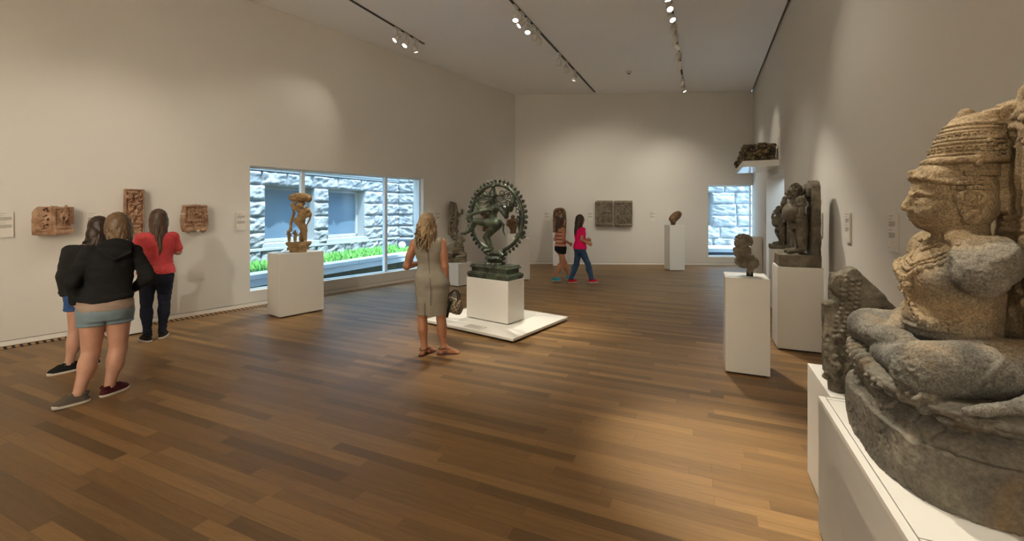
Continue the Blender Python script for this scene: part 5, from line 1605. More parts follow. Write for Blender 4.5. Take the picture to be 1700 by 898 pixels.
def carve_small(s):
    s.box((0, -.05, .26), (.11, .05, .26), None, .02, .004); s.box((0, -.10, .27), (.09, .03, .22), None, .02, .006, 'c')
    fig(s, Pose((0, -.08, .03), .44), dict(haL=(.2, -.1, .75), haR=(-.2, -.1, .5)), 1.3, .014, 'cone')
    lumps(s, (-.09, -.085, .05), (.09, -.075, .5), 26, .012, .026, 29, .006)
q = on_left(803, .05)
relief('relief_panel', 'small brown carved panel on left wall seen past the raised bronze foot', (q.x, q.y, zat(384, q.y)), LA + R(90), .25, .52, .12, carve_small, brown_stone, .008, 'relief', None, .003)

# ------------------------------------------------------------------ lintel on the shelf
Mq = lambda x, y, z: (q0.x + RP.x * x + RDIR.x * y, q0.y + RP.y * x + RDIR.y * y, 2.59 + .125 + z)
lin_ = thing('carved_lintel', 'dark stone lintel in blocks lying on the high shelf above the doorway', 'relief', Mq(0, 0, 0), RA)
def lintel_block(x0, x1, y0, y1, h, seed, low=0.0):
    s = Sdf((x0 - .05, y0 - .05, -.06 - low), (x1 + .05, y1 + .05, h + .04), .008)
    s.box(((x0 + x1) / 2, (y0 + y1) / 2, h / 2), ((x1 - x0) / 2, (y1 - y0) / 2, h / 2), None, .012, .004)
    rn = random.Random(seed)
    n = int(90 * max(x1 - x0, .3) * 2)
    for i in range(n): s.ell((rn.uniform(x0, x1), y0 + rn.uniform(-.01, .008), rn.uniform(.12, h - .03)), (rn.uniform(.014, .035), .022, rn.uniform(.014, .035)), rot3(0, rn.uniform(-60, 60), 0), .006)
    for i in range(int(120 * (y1 - y0))): s.ell((x0 + rn.uniform(-.01, .008), rn.uniform(y0, y1), rn.uniform(.08, h - .03)), (.022, rn.uniform(.014, .035), rn.uniform(.014, .035)), rot3(rn.uniform(-60, 60)), .006)
    s.obj('block', black_stone, lin_, rough(.006, 12, 3, seed))
lintel_block(-.64, -.38, .04, .34, .345, 1); lintel_block(-.375, -.225, .04, .34, .37, 2); lintel_block(-.22, -.055, .05, .34, .345, 3)
lintel_block(-.645, -.36, .345, .80, .30, 4)
lintel_block(-.66, -.36, .805, 1.25, .22, 5); lintel_block(-.70, -.36, 1.255, 1.63, .14, 6)
# ------------------------------------------------------------------ people
def skin_mat(name, rgb):
    q = N(name); v = q.coord()
    c = lin(rgb)
    col = q.ramp(q.noise(v, 9, 4), [(.3, tuple(x * .86 for x in c[:3]) + (1,)), (.7, tuple(min(1, x * 1.08) for x in c[:3]) + (1,))])
    m = q.pbr(col, .5, 0, q.bump(q.noise(v, 160, 2), .08, .002), .35)
    return m
def cloth(name, rgb, rough_=.9, weave=420, bump=.25, var=.1):
    q = N(name); v = q.coord(); c = lin(rgb)
    col = q.ramp(q.noise(v, 6, 4), [(.3, tuple(x * (1 - var) for x in c[:3]) + (1,)), (.7, tuple(min(1, x * (1 + var)) for x in c[:3]) + (1,))])
    h = q.math('ADD', q.noise(v, weave, 2), q.math('MULTIPLY', q.noise(v, 26, 4), .8))
    return q.pbr(col, rough_, 0, q.bump(h, bump, .004), .2)
def hair_mat(name, dark, light):
    q = N(name); v = q.coord('Object', (1, 1, .12))
    n = q.noise(v, 70, 4, .7); n2 = q.noise(v, 14, 3)
    col = q.ramp(q.math('ADD', q.math('MULTIPLY', n, .6), q.math('MULTIPLY', n2, .4)), [(.32, lin(dark)), (.62, lin(light))])
    return q.pbr(col, .42, 0, q.bump(n, .5, .004), .4)
skin_tan = skin_mat('skin_tan', (168, 116, 86)); skin_fair = skin_mat('skin_fair', (184, 138, 116)); skin_far = skin_mat('skin_warm', (190, 132, 98))
V = lambda *a: np.array(a, np.float32)
def unit(a): return a / (np.linalg.norm(a) + 1e-9)
def hand(s, wrist, d, n, thumb, curl=25, k=.006, size=1.0):
    """palm, four fingers of different lengths and a thumb; d points along the hand, n is where the palm faces, thumb gives its side"""
    d = unit(V(*d)); n = unit(V(*n) - d * float(np.dot(V(*n), d))); l = unit(V(*thumb) - d * float(np.dot(V(*thumb), d)) - n * float(np.dot(V(*thumb), n)))
    w = V(*wrist); z = size
    base = [.026, .009, -.009, -.026]; ln = [.068, .078, .072, .055]
    for b, L_ in zip(base, ln):
        p0 = w + l * b * .55 * z + d * .01 * z; p1 = w + l * b * z + d * (.078 - abs(b - .005) * .18) * z
        s.cone(p0, p1, .0155 * z, .0125 * z, .012)
        p = p1; a = 0
        for m, fr in enumerate((.45, .31, .24)):
            a += R(curl * (.8, 1.1, .8)[m])
            q_ = p + (d * math.cos(a) + n * math.sin(a)) * L_ * fr * z
            s.cone(p, q_, (.0098 - .0009 * m) * z, (.0092 - .0009 * m) * z, k * .5)
            p = q_
    p0 = w + l * .020 * z + d * .018 * z; p1 = w + (l * .046 + d * .052 + n * .012) * z; p2 = p1 + (d * .032 + l * .010 + n * .012) * z; p3 = p2 + (d * .024 + n * .008) * z
    s.cone(p0, p1, .016 * z, .0125 * z, .01); s.cone(p1, p2, .0118 * z, .0105 * z, k * .6); s.cone(p2, p3, .0102 * z, .0085 * z, k * .6)
def head_shape(s, c, yaw=0, pitch=0, roll=0, sc=1.0):
    """a head facing +y before turning: skull, jaw, brow, eyes, nose, lips, ears"""
    M = rot3(0, 0, -yaw) @ rot3(pitch, 0, 0) @ rot3(0, roll, 0)
    c = V(*c); f = lambda x, y, z: c + M @ (V(x, y, z) * sc)
    e = lambda p, r, k, m='u': s.ell(f(*p), tuple(v * sc for v in r), M, k, m)
    e((0, -.012, .03), (.074, .092, .086), .01); e((0, .02, -.045), (.058, .066, .062), .04); e((0, .062, -.092), (.024, .02, .017), .03)
    s.cone(f(0, .085, .03), f(0, .106, -.018), .008 * sc, .012 * sc, .01)
    for x in (-1, 1):
        e((x * .01, .096, -.024), (.008, .01, .007), .006)
        e((x * .032, .092, .016), (.019, .014, .012), .008, 'c'); e((x * .032, .078, .014), (.014, .013, .011), .002)
        s.cone(f(x * .014, .092, .037), f(x * .052, .078, .038), .007 * sc, .006 * sc, .008)
        e((x * .045, .062, -.02), (.022, .022, .022), .03)
        e((x * .075, -.008, -.005), (.010, .02, .033), .006); e((x * .083, -.004, -.0), (.005, .010, .018), .003, 'c')
    s.path([f(-.022, .08, -.058), f(0, .091, -.056), f(.022, .08, -.058)], [.004, .0065, .004], .004)
    s.path([f(-.02, .08, -.068), f(0, .089, -.069), f(.02, .08, -.068)], [.004, .007, .004], .004)
    return f, M
def foot(s, ank, d, L_=.235, rad=.036):
    d = unit(V(d[0], d[1], 0)); a = V(*ank); g = V(a[0], a[1], .014 if L_ < .2 else 0)
    if L_ < .2:                                                         # hidden inside a shoe
        s.cone(a, g - d * .025 + V(0, 0, .032), rad, .022, .006); s.cone(a, g + d * .06 + V(0, 0, .036), rad, .022, .012)
        s.cone(g + d * .05 + V(0, 0, .030), g + d * .11 + V(0, 0, .022), .022, .016, .006)
        return
    s.cone(a, g - d * .035 + V(0, 0, .034), rad, .033, .012)
    s.cone(a, g + d * .07 + V(0, 0, .042), rad, .032, .02)
    s.cone(g + d * .06 + V(0, 0, .036), g + d * (L_ - .085) + V(0, 0, .022), .036, .022, .012)
    l = V(-d[1], d[0], 0)
    for i in range(5): s.cone(g + d * (L_ - .10) + l * (i - 2) * .015 + V(0, 0, .02), g + d * (L_ - .058 - abs(i - 1.4) * .008) + l * (i - 2) * .017 + V(0, 0, .013), .013, .010, .006)
def shoe(name, ank, d, mats, parent, L_=.26, pitch=0):
    """low canvas shoe: upper with laces, and a pale rubber sole as its own piece"""
    up, sole = mats
    d = unit(V(d[0], d[1], 0)); ang = math.degrees(math.atan2(d[1], d[0])) - 90
    s = Sdf((-.075, -.11, -.01), (.075, .21, .14), .004)
    s.loft([(.018, 0, .045, .042, .125), (.045, 0, .04, .041, .118), (.06, 0, .02, .038, .085), (.085, 0, -.028, .038, .048), (.098, 0, -.03, .038, .046)], .008, 'u', 2.5)
    s.path([(0, .02, .085), (0, .08, .062), (0, .14, .04)], [.030, .032, .026], .015)
    s.ell((0, -.03, .11), (.029, .036, .03), None, .004, 'c')
    o = s.obj(name, up, parent)
    s = Sdf((-.075, -.11, -.01), (.075, .21, .06), .004)
    s.loft([(0, 0, .047, .043, .128), (.024, 0, .047, .045, .131)], .004, 'u', 2.5); s.ell((0, .15, .022), (.034, .028, .018), None, .006)
    s.obj('sole', sole, o)
    s = Sdf((-.05, .0, .03), (.05, .13, .12), .0035)
    for i in range(4): s.path([(-.026, .035 + i * .021, .088 - i * .010), (0, .04 + i * .021, .112 - i * .0115), (.026, .035 + i * .021, .088 - i * .010)], .0050, .002)
    s.obj('laces', sole, o)
    o.location = (float(ank[0]), float(ank[1]), float(ank[2]) if len(ank) > 2 else 0); o.rotation_euler = (R(pitch), 0, R(ang)); o.scale = (.95, .92, .95)
    return o
def grow(lv, g): return [(z, cx, cy, rx + g, ry + g) for z, cx, cy, rx, ry in lv]
def clip(lv, z0, z1):
    """the part of a loft between two heights"""
    a = np.array(sorted(lv)); f = lambda z: tuple([z] + [float(np.interp(z, a[:, 0], a[:, i])) for i in range(1, 5)])
    return [f(z0)] + [tuple(r) for r in a if z0 + .008 < r[0] < z1 - .008] + [f(z1)]
def folds(amp, sx, sz, seed=0):
    def f(p):
        q_ = np.stack((p[:, 0] * sx, p[:, 1] * sx, p[:, 2] * sz), 1)
        n = lattice_noise(q_, seed) + .5 * lattice_noise(q_ * 2.1, seed + 3)
        return amp * n
    return f
def leg(s, hip, kn, an, r=(.088, .054, .036), k=.02, calf=.056):
    s.cone(hip, kn, r[0], r[1], k); s.cone(kn, an, r[1] * .98, r[2], k)
    kn, an = V(*kn), V(*an); m = kn * .70 + an * .30
    s.ell(m + V(0, -.016, 0), (calf, calf * 1.02, .11), None, .03)
def strands(s, paths, rad, k=.004):
    for p in paths: s.path(p, rad, k)

def hair(s, c, rad, L_, n, a0, a1, seed, wave=.004, taper=.35, drift=(0, 0), var=.2, th=.012, part=0.0, len_fn=None, fly=1.0):
    """locks that start at the crown, lie over the skull and hang down from it"""
    c = V(*c); rx, ry, rz = rad; rn = random.Random(seed)
    s.ell(c, (rx, ry, rz), None, .01)
    for i in range(n):
        t = i / (n - 1); a = a0 + (a1 - a0) * t; ca, sa = math.cos(a), math.sin(a); ph = rn.uniform(0, 6.28)
        l = L_ * (1 + rn.uniform(-var, var)) * (len_fn(ca, sa) if len_fn else 1)
        pts = []
        for f in (.0, .25, .5, .75, 1.0):
            e = f * PI / 2
            pts.append(c + V(rx * math.sin(e) * ca + part * (1 - f), ry * math.sin(e) * sa, rz * math.cos(e)))
        for k_ in range(1, 9):
            u = k_ / 8; w = wave * math.sin(u * 10 + ph) * min(1, u * 3)
            q_ = 1 - taper * u * u
            pts.append(c + V((rx * q_ + w) * ca * fly + drift[0] * u * u + .6 * w * sa, (ry * (q_ if sa > 0 else 1) + w) * sa + drift[1] * u, -l * u))
        rs = [th * .9] * 5 + [th * (1 - .55 * (k_ / 8) ** 2) for k_ in range(1, 9)]
        s.path(pts, rs, .004)
# --- the woman in the grey dress ------------------------------------------------
def figure_root(label, px, py, yaw=0, group=None):
    g = GP(px, py); th = math.atan2(px - 850, F)
    t = thing('person', label, 'person', (g.x, g.y, 0), -th - R(yaw), group)
    return t
wm = figure_root('woman with wavy blonde hair in grey sleeveless dress, seen from behind', 716, 587, 6)
TOR = [(.74, .01, 0, .175, .125), (.82, .01, -.01, .19, .135), (.90, .0, -.01, .178, .125), (1.0, -.01, 0, .142, .098), (1.06, -.015, 0, .132, .092), (1.15, -.025, 0, .142, .10), (1.24, -.03, 0, .155, .102), (1.31, -.035, -.005, .150, .085), (1.355, -.035, -.01, .10, .066), (1.38, -.035, -.01, .06, .055)]
s = Sdf((-.42, -.30, -.004), (.40, .36, 1.68), .0052)
s.loft(TOR, .02)
s.cone((-.035, -.01, 1.34), (-.045, .0, 1.46), .054, .05, .02)
head_shape(s, (-.05, .012, 1.52), 32, -6, 4, 1.0)
shl, ell_, wrl = (-.195, -.005, 1.305), (-.285, .0, 1.03), (-.12, .20, 1.055)
shr, elr, wrr = (.125, -.005, 1.31), (.165, -.03, 1.02), (.185, .03, .775)
s.path([shl, ell_, wrl], [.048, .040, .027], .02); s.path([shr, elr, wrr], [.048, .040, .027], .02)
s.ell((-.24, -.01, 1.17), (.043, .046, .09), rot3(0, 18), .03); s.ell((.145, -.015, 1.17), (.043, .046, .09), rot3(0, -8), .03)
hand(s, wrl, (.9, .35, .1), (-.3, -.2, -1), (.2, 1, .3), 25); hand(s, wrr, (.12, .25, -1), (-.8, .3, 0), (.2, 1, 0), 48)
leg(s, (-.09, -.01, .78), (-.105, .0, .40), (-.075, -.03, .085)); leg(s, (.10, -.01, .78), (.115, .0, .40), (.15, -.03, .085))
foot(s, (-.075, -.03, .085), (.55, .8)); foot(s, (.15, -.03, .085), (1, .12))
s.obj('body', skin_tan, wm)
dress_cloth = cloth('grey_linen', (140, 133, 120), .85, 500, .3, .06)
s = Sdf((-.32, -.26, .42), (.32, .28, 1.42), .0055)
DR = clip(grow(TOR, .012), .80, 1.36) + [(.47, .012, -.005, .168, .135), (.60, .012, -.005, .182, .14), (.70, .012, -.008, .194, .146)]
s.loft(DR, .012)
s.cone((-.175, -.005, 1.315), (.105, -.005, 1.32), .05, .05, .02)
for a, b, x in ((shl, ell_, -1), (shr, elr, 1)):
    s.ell(V(*a) + V(x * .055, 0, -.05), (.05, .09, .11), rot3(0, x * -12), .012, 'c')
s.ell((-.04, .02, 1.41), (.085, .10, .065), None, .012, 'c')
s.box((-.055, -.145, .53), (.006, .03, .09), None, 0, .006, 'c')
s.obj('dress', dress_cloth, wm, folds(.0065, 8, 13, 2))
seam = plain('seam', (92, 88, 80), .9)
bm = bmesh.new()
bm_tube(bm, [(-.03, -.124, 1.25), (-.022, -.118, 1.12), (-.012, -.114, 1.02), (-.006, -.125, .96), (.0, -.150, .9), (.01, -.163, .8), (.008, -.164, .66), (.008, -.156, .60)], .003, 6)
from_bm('zip_seam', bm, seam, wm, True)
blonde = hair_mat('hair_blonde', (70, 54, 38), (168, 140, 104))
s = Sdf((-.28, -.24, 1.20), (.16, .18, 1.68), .005)
s.ell((-.055, -.06, 1.45), (.092, .06, .10), None, .03)
hair(s, (-.052, -.006, 1.555), (.088, .104, .096), .27, 56, -PI / 2 - 2.0, -PI / 2 + 2.0, 12, .021, -.16, (-.012, -.03), .32, .0115, 0, lambda ca, sa: .75 + .3 * max(0, -sa), 1.05)
s.ell((-.005, .115, 1.48), (.06, .07, .085), None, .012, 'c')
s.obj('hair', blonde, wm)
bm = bmesh.new()
bm_tube(bm, [(-.055 + math.cos(a) * .099, -.01 + math.sin(a) * .112, 1.565 + .045 * math.sin(a)) for a in np.linspace(-.6, PI - .6, 16)], .006, 8)
bm_tube(bm, [(-.055 + math.cos(a) * .101, -.01 + math.sin(a) * .114, 1.562 + .045 * math.sin(a)) for a in np.linspace(-.6, PI - .6, 16)], .005, 8)
from_bm('sunglasses', bm, dark_metal, wm, True)
sandal = plain('sandal_leather', (86, 46, 32), .5)
for ank, d in (((-.075, -.03, 0), (.55, .8)), ((.15, -.03, 0), (1, .12))):
    du = unit(V(d[0], d[1], 0)); ang = math.atan2(du[1], du[0]) - PI / 2
    bm = bmesh.new()
    pts = []
    for y, w_ in ((-.085, .02), (-.07, .032), (-.03, .036), (.03, .034), (.09, .044), (.14, .043), (.175, .028), (.185, .01)): pts.append((w_, y))
    bm_prism(bm, pts + [(-x, y) for x, y in reversed(pts)], 0, .014)
    for v_ in bm.verts: v_.co.z += .0
    so = from_bm('sandal', bm, sandal, wm)
    bm = bmesh.new()
    bm_tube(bm, [(math.cos(a) * .044, -.012 + math.sin(a) * .052, .075 + .008 * math.sin(a)) for a in np.linspace(0, 2 * PI, 20)], .006, 6)
    bm_tube(bm, [(-.042, .03, .07), (-.02, .08, .063), (0, .125, .045), (.004, .15, .014)], .005, 6); bm_tube(bm, [(.042, .03, .07), (.02, .08, .063), (0, .125, .045)], .005, 6)
    from_bm('strap', bm, sandal, so, True)
    so.location = (ank[0], ank[1], .001); so.rotation_euler = (0, 0, ang)
bm = bmesh.new()
for i in range(3): bm_tube(bm, [(.185 + math.cos(a) * .033, .03 + math.sin(a) * .033, .80 + i * .012 + .006 * math.cos(a)) for a in np.linspace(0, 2 * PI, 18)], .004, 6)
from_bm('bracelet', bm, plain('bracelet_metal', (170, 150, 110), .3, .9), wm, True)
# her handbag, held in the right hand
q = N('bag_plaid'); v = q.coord()
wv = q.n('TexChecker'); wv.inputs['Scale'].default_value = 44; wv.inputs['Color1'].default_value = lin((66, 52, 36)); wv.inputs['Color2'].default_value = lin((132, 116, 88)); q.l(v, wv.inputs['Vector'])
bag_mat = q.pbr(wv.outputs['Color'], .6, 0, q.bump(q.noise(v, 60, 3), .3, .004))
bag_dark = plain('bag_leather', (24, 20, 18), .4); bag_tan = plain('bag_end', (96, 78, 52), .5)
bl = wm.matrix_basis
Mw = Matrix.Translation(wm.location) @ Matrix.Rotation(wm.rotation_euler[2], 4, 'Z')
bp = Mw @ Vector((.225, .075, .475))
BAGS = 1.12
bag = thing('handbag', 'small plaid handbag with dark strap hanging from the hand of woman in grey', 'bag', bp, wm.rotation_euler[2] - R(25))
s = Sdf((-.13, -.09, -.01), (.13, .09, .19), .004)
s.loft([(.0, 0, 0, .098, .045), (.02, 0, 0, .108, .06), (.09, 0, 0, .105, .055), (.14, 0, 0, .095, .028), (.15, 0, 0, .09, .016)], .006, 'u', 4)
s.obj('body', bag_mat, bag, rough(.002, 14))
for sx in (-1, 1):
    s = Sdf((-.03, -.09, -.01), (.03, .09, .12), .004); s.ell((0, 0, .055), (.014, .055, .058), None, .01); o = s.obj('end_panel', bag_tan, bag); o.location = (sx * .104, 0, 0)
bm = bmesh.new()
for sy in (-1, 1): bm_tube(bm, [(-.06, sy * .024, .135), (-.05, sy * .026, .19), (-.02, sy * .014, .232), (.02, sy * .014, .232), (.05, sy * .026, .19), (.06, sy * .024, .135)], .0065, 8)
from_bm('handles', bm, bag_dark, bag, True)
bm = bmesh.new(); bm_box(bm, (-.016, -.066, -.055), (.012, -.060, .13), .001); from_bm('strap_end', bm, bag_dark, bag)
bag.scale = (BAGS,) * 3; bag.rotation_euler[1] = R(14)

# --- helper for the girls ------------------------------------------------
black_knit = cloth('black_knit', (30, 29, 29), .95, 380, .25, .12)
char_knit = cloth('charcoal_knit', (40, 38, 37), .95, 380, .25, .12)
tee_cloth = cloth('taupe_jersey', (152, 132, 118), .9, 420, .2)
denim_light = cloth('light_denim', (118, 134, 142), .9, 460, .3, .2)
denim_blue = cloth('blue_denim', (52, 80, 124), .9, 460, .3, .2)
denim_dark = cloth('dark_denim', (36, 38, 52), .9, 460, .25, .15)
shoe_black = cloth('black_canvas', (30, 28, 28), .85); shoe_maroon = cloth('maroon_canvas', (70, 26, 30), .85); rubber = plain('white_rubber', (196, 188, 176), .6)
shoe_teal = cloth('teal_canvas', (70, 170, 186), .85); shoe_red = cloth('red_canvas', (196, 30, 42), .85); shoe_grey = cloth('grey_canvas', (92, 82, 74), .85)
brown_hair = hair_mat('hair_brown', (34, 22, 14), (92, 64, 42)); dark_hair = hair_mat('hair_dark', (22, 15, 11), (66, 46, 32)); light_brown = hair_mat('hair_light_brown', (58, 43, 29), (124, 96, 66))

# --- girl in the black hoodie ------------------------------------------------
g1 = figure_root('girl in black hoodie and pale denim shorts, nearest the camera at left', 173, 657, -2)
T1_ = [(.70, .01, 0, .165, .125), (.80, .01, -.012, .185, .142), (.90, .015, -.01, .178, .13), (1.0, .022, 0, .150, .110), (1.12, .034, .0, .154, .112), (1.23, .046, .005, .164, .112), (1.31, .056, .01, .150, .092), (1.365, .06, .015, .10, .07), (1.39, .065, .015, .06, .055)]
s = Sdf((-.40, -.34, -.004), (.40, .40, 1.68), .0055)
s.loft(T1_, .02)
s.cone((.065, .015, 1.36), (.085, .045, 1.46), .056, .053, .02)
head_shape(s, (.10, .06, 1.53), 12, -14, 10, 1.0)
hl, hr = (-.075, 0, .74), (.095, 0, .74)
kl, al = (-.085, .03, .40), (-.165, -.07, .095); kr, ar = (.095, .02, .40), (.035, .0, .085)
leg(s, hl, kl, al, (.098, .064, .040), .02, .066); leg(s, hr, kr, ar, (.098, .064, .040), .02, .066)
foot(s, al, (-.75, -.1), .19, .030); foot(s, ar, (.75, .45), .19, .030)
sl, el1, wl1 = (-.095, .0, 1.30), (-.205, -.03, 1.06), (-.185, .04, .87); sr, er1, wr1 = (.212, .0, 1.30), (.305, -.03, 1.06), (.225, .14, .93)
s.path([sl, el1, wl1], [.05, .043, .029], .02); s.path([sr, er1, wr1], [.05, .043, .029], .02)
hand(s, wl1, (.25, .25, -.9), (.9, .0, .1), (.2, 1, .2), 35); hand(s, wr1, (-.6, .6, -.5), (-.4, -.5, 0), (-.2, .2, 1), 35)
s.obj('body', skin_fair, g1)
s = Sdf((-.34, -.30, .80), (.42, .34, 1.48), .0055)
H1 = clip(grow(T1_, .016), .895, 1.355)
s.loft(H1, .012); s.loft([(.865, .012, -.01, .186, .146), (.895, .014, -.01, .196, .156), (.925, .016, -.008, .193, .150)], .012)
s.cone(sl, sr, .05, .05, .03)
s.path([sl, el1, V(*wl1) * .85 + V(*el1) * .15], [.060, .055, .042], .02); s.path([sr, er1, V(*wr1) * .85 + V(*er1) * .15], [.060, .057, .042], .02)
s.cone(V(*wl1) * .7 + V(*el1) * .3, V(*wl1) * .9 + V(*el1) * .1, .044, .042, .006); s.cone(V(*wr1) * .7 + V(*er1) * .3, V(*wr1) * .9 + V(*er1) * .1, .044, .042, .006)
s.ell((.075, -.065, 1.365), (.125, .075, .05), rot3(-28), .02); s.ell((.075, -.10, 1.31), (.115, .04, .065), None, .03); s.tor((.07, -.015, 1.375), .085, .022, rot3(-22), .015)
s.path([(-.04, -.12, 1.32), (.06, -.152, 1.245), (.18, -.125, 1.30)], .008, .012)
s.obj('hoodie', black_knit, g1, folds(.011, 7, 13, 5))
s = Sdf((-.26, -.24, .72), (.28, .24, .92), .0055)
s.loft([(.775, .01, -.008, .192, .152), (.83, .011, -.008, .194, .154), (.90, .014, -.01, .184, .142)], .01)
s.obj('t_shirt', tee_cloth, g1, folds(.005, 6, 40, 7))
def shorts(nm, root, lv, legs, mat, z1, hem, rad, seed):
    rad += .006
    s = Sdf((-.34, -.28, hem - .06), (.34, .30, z1 + .02), .0055)
    s.loft(lv, .012)
    for hip, kn in legs:
        hip, kn = V(*hip), V(*kn); t = (hip[2] - hem) / (hip[2] - kn[2]); e = hip + (kn - hip) * t
        s.cone(hip + V(0, 0, .03), e, rad, rad * .97, .012)
        s.box((e[0], e[1], hem - .10), (.13, .17, .10), None, 0, .004, 'c')
        s.tor((e[0], e[1] - .002, hem + .012), rad * .97, .006, None, .004)
    mx_ = (legs[0][0][0] + legs[1][0][0]) / 2
    s.box((mx_ - .004, 0, hem - .02), (.006, .3, .06), None, 0, .014, 'c')
    return s.obj(nm, mat, root, folds(.006, 12, 14, seed))
shorts('shorts', g1, [(.70, .012, -.008, .182, .142), (.76, .012, -.01, .193, .153), (.82, .012, -.008, .190, .150)], ((hl, kl), (hr, kr)), denim_light, .82, .655, .108, 3)
shoe('shoe', (ar[0] + .0, ar[1]), (.75, .45), (shoe_maroon, rubber), g1); shoe('shoe', (al[0], al[1], .004), (-.8, -.12), (shoe_grey, rubber), g1)
s = Sdf((-.08, -.18, 1.30), (.28, .24, 1.70), .005)
s.ell((.10, .01, 1.49), (.085, .08, .09), None, .03)
hair(s, (.098, .045, 1.565), (.084, .104, .094), .165, 54, -PI / 2 - 2.2, -PI / 2 + 2.2, 22, .006, .1, (.012, -.01), .22, .0125, 0, None, 1.04)
s.ell((.13, .17, 1.50), (.07, .08, .11), None, .012, 'c')
s.obj('hair', light_brown, g1)

# --- girl in the dark jacket behind her ------------------------------------------------
g2 = figure_root('girl with long dark hair and dark jacket, half hidden behind hoodie girl', 141, 611, -6)
T2_ = [(.70, .02, 0, .155, .115), (.80, .02, -.01, .17, .13), (.90, .01, -.005, .155, .115), (1.0, .01, 0, .135, .10), (1.12, .02, 0, .142, .104), (1.22, .04, .005, .152, .104), (1.285, .055, .01, .142, .085), (1.32, .065, .015, .095, .066), (1.345, .07, .018, .06, .055)]
s = Sdf((-.36, -.32, -.004), (.36, .36, 1.64), .006)
s.loft(T2_, .02); s.cone((.075, .015, 1.32), (.10, .04, 1.42), .052, .05, .02); head_shape(s, (.12, .055, 1.49), 35, -10, 10, .97)
hl, hr = (-.06, 0, .73), (.10, 0, .73); kl, al = (-.07, .02, .39), (-.12, -.02, .085); kr, ar = (.09, .04, .39), (.07, .08, .085)
leg(s, hl, kl, al, (.085, .052, .035)); leg(s, hr, kr, ar, (.085, .052, .035)); foot(s, al, (-.8, .0), .19, .030); foot(s, ar, (-.5, .7), .19, .030)
sl, el1, wl1 = (-.11, .0, 1.255), (-.165, -.02, 1.0), (-.15, .03, .80); sr, er1, wr1 = (.20, .0, 1.27), (.24, .0, 1.02), (.17, .16, .95)
s.path([sl, el1, wl1], [.045, .038, .026], .02); s.path([sr, er1, wr1], [.045, .038, .026], .02)
hand(s, wl1, (.08, .15, -1), (.9, .1, 0), (.2, 1, 0), 22); hand(s, wr1, (-.7, .6, 0), (-.3, -.4, -.6), (0, .3, 1), 30)
s.obj('body', skin_fair, g2)
s = Sdf((-.30, -.26, .76), (.36, .30, 1.42), .006)
s.loft(clip(grow(T2_, .022), .80, 1.315), .012); s.cone(sl, sr, .056, .056, .03)
s.path([sl, el1, V(*wl1) * .88 + V(*el1) * .12], [.064, .056, .042], .03); s.path([sr, er1, V(*wr1) * .85 + V(*er1) * .15], [.064, .056, .042], .03)
s.tor(V(*wl1) * .85 + V(*el1) * .15, .038, .012, None, .004); s.tor((.07, .01, 1.335), .075, .018, rot3(-15), .012)
s.obj('jacket', char_knit, g2, folds(.006, 9, 16, 8))
shorts('shorts', g2, [(.68, .02, -.004, .166, .128), (.76, .02, -.008, .180, .140), (.84, .016, -.006, .172, .132)], ((hl, kl), (hr, kr)), denim_blue, .84, .63, .095, 4)
shoe('shoe', (al[0], al[1]), (-.85, -.05), (shoe_black, rubber), g2); shoe('shoe', (ar[0], ar[1]), (-.5, .7), (shoe_black, rubber), g2)
s = Sdf((-.22, -.24, .92), (.26, .20, 1.66), .0052)
s.ell((.085, -.02, 1.42), (.085, .07, .11), None, .03)
hair(s, (.115, .035, 1.525), (.083, .10, .09), .46, 54, -PI / 2 - 2.1, -PI / 2 + 2.1, 32, .005, .1, (-.15, -.06), .18, .0125, 0, lambda ca, sa: 1.1 if ca < .2 else .7)
s.ell((.15, .155, 1.46), (.065, .075, .10), None, .012, 'c')
s.obj('hair', dark_hair, g2)

# --- girl in the red lace top ------------------------------------------------
q = N('red_lace'); v = q.coord('Object', (1, 1, 1), (0, 0, .2))
sp = q.n('SeparateXYZ'); q.l(v, sp.inputs[0])
u1 = q.math('ADD', sp.outputs[0], sp.outputs[2]); u2 = q.math('SUBTRACT', sp.outputs[0], sp.outputs[2])
f1 = q.math('ABSOLUTE', q.math('SINE', q.math('MULTIPLY', u1, 118))); f2 = q.math('ABSOLUTE', q.math('SINE', q.math('MULTIPLY', u2, 118)))
pat = q.math('ADD', q.math('MULTIPLY', f1, f2), q.math('MULTIPLY', q.math('SUBTRACT', q.noise(v, 90, 2), .5), .9))
hole = q.ramp(pat, [(.56, (0, 0, 0, 1)), (.70, (1, 1, 1, 1))])
col = q.mix(hole, q.ramp(q.noise(v, 7, 3), [(.3, lin((206, 66, 70))), (.7, lin((226, 96, 96)))]), lin((96, 26, 28)))
lace = q.pbr(col, .85, 0, q.bump(q.math('SUBTRACT', q.noise(v, 120, 2), q.math('MULTIPLY', hole, .8)), .35, .004), .2)
g3 = figure_root('girl in red lace top and dark jeans facing the wall reliefs', 257, 564, -4)
T3_ = [(.74, .01, 0, .165, .125), (.84, .01, -.012, .18, .14), (.93, .015, -.005, .165, .12), (1.03, .02, 0, .148, .108), (1.15, .025, 0, .155, .11), (1.27, .03, 0, .165, .112), (1.36, .03, 0, .152, .09), (1.40, .032, .005, .10, .068), (1.43, .034, .008, .06, .056)]
s = Sdf((-.36, -.32, -.004), (.36, .40, 1.74), .006)
s.loft(T3_, .02); s.cone((.034, .01, 1.40), (.038, .025, 1.50), .055, .052, .02); head_shape(s, (.04, .04, 1.575), -4, -12, -2, 1.02)
hl, hr = (-.07, 0, .80), (.10, 0, .80); kl, al = (-.085, .0, .45), (-.075, -.03, .09); kr, ar = (.10, .015, .45), (.08, .06, .09)
leg(s, hl, kl, al, (.092, .056, .037)); leg(s, hr, kr, ar, (.092, .056, .037)); foot(s, al, (-.35, .9), .19, .030); foot(s, ar, (.35, .9), .19, .030)
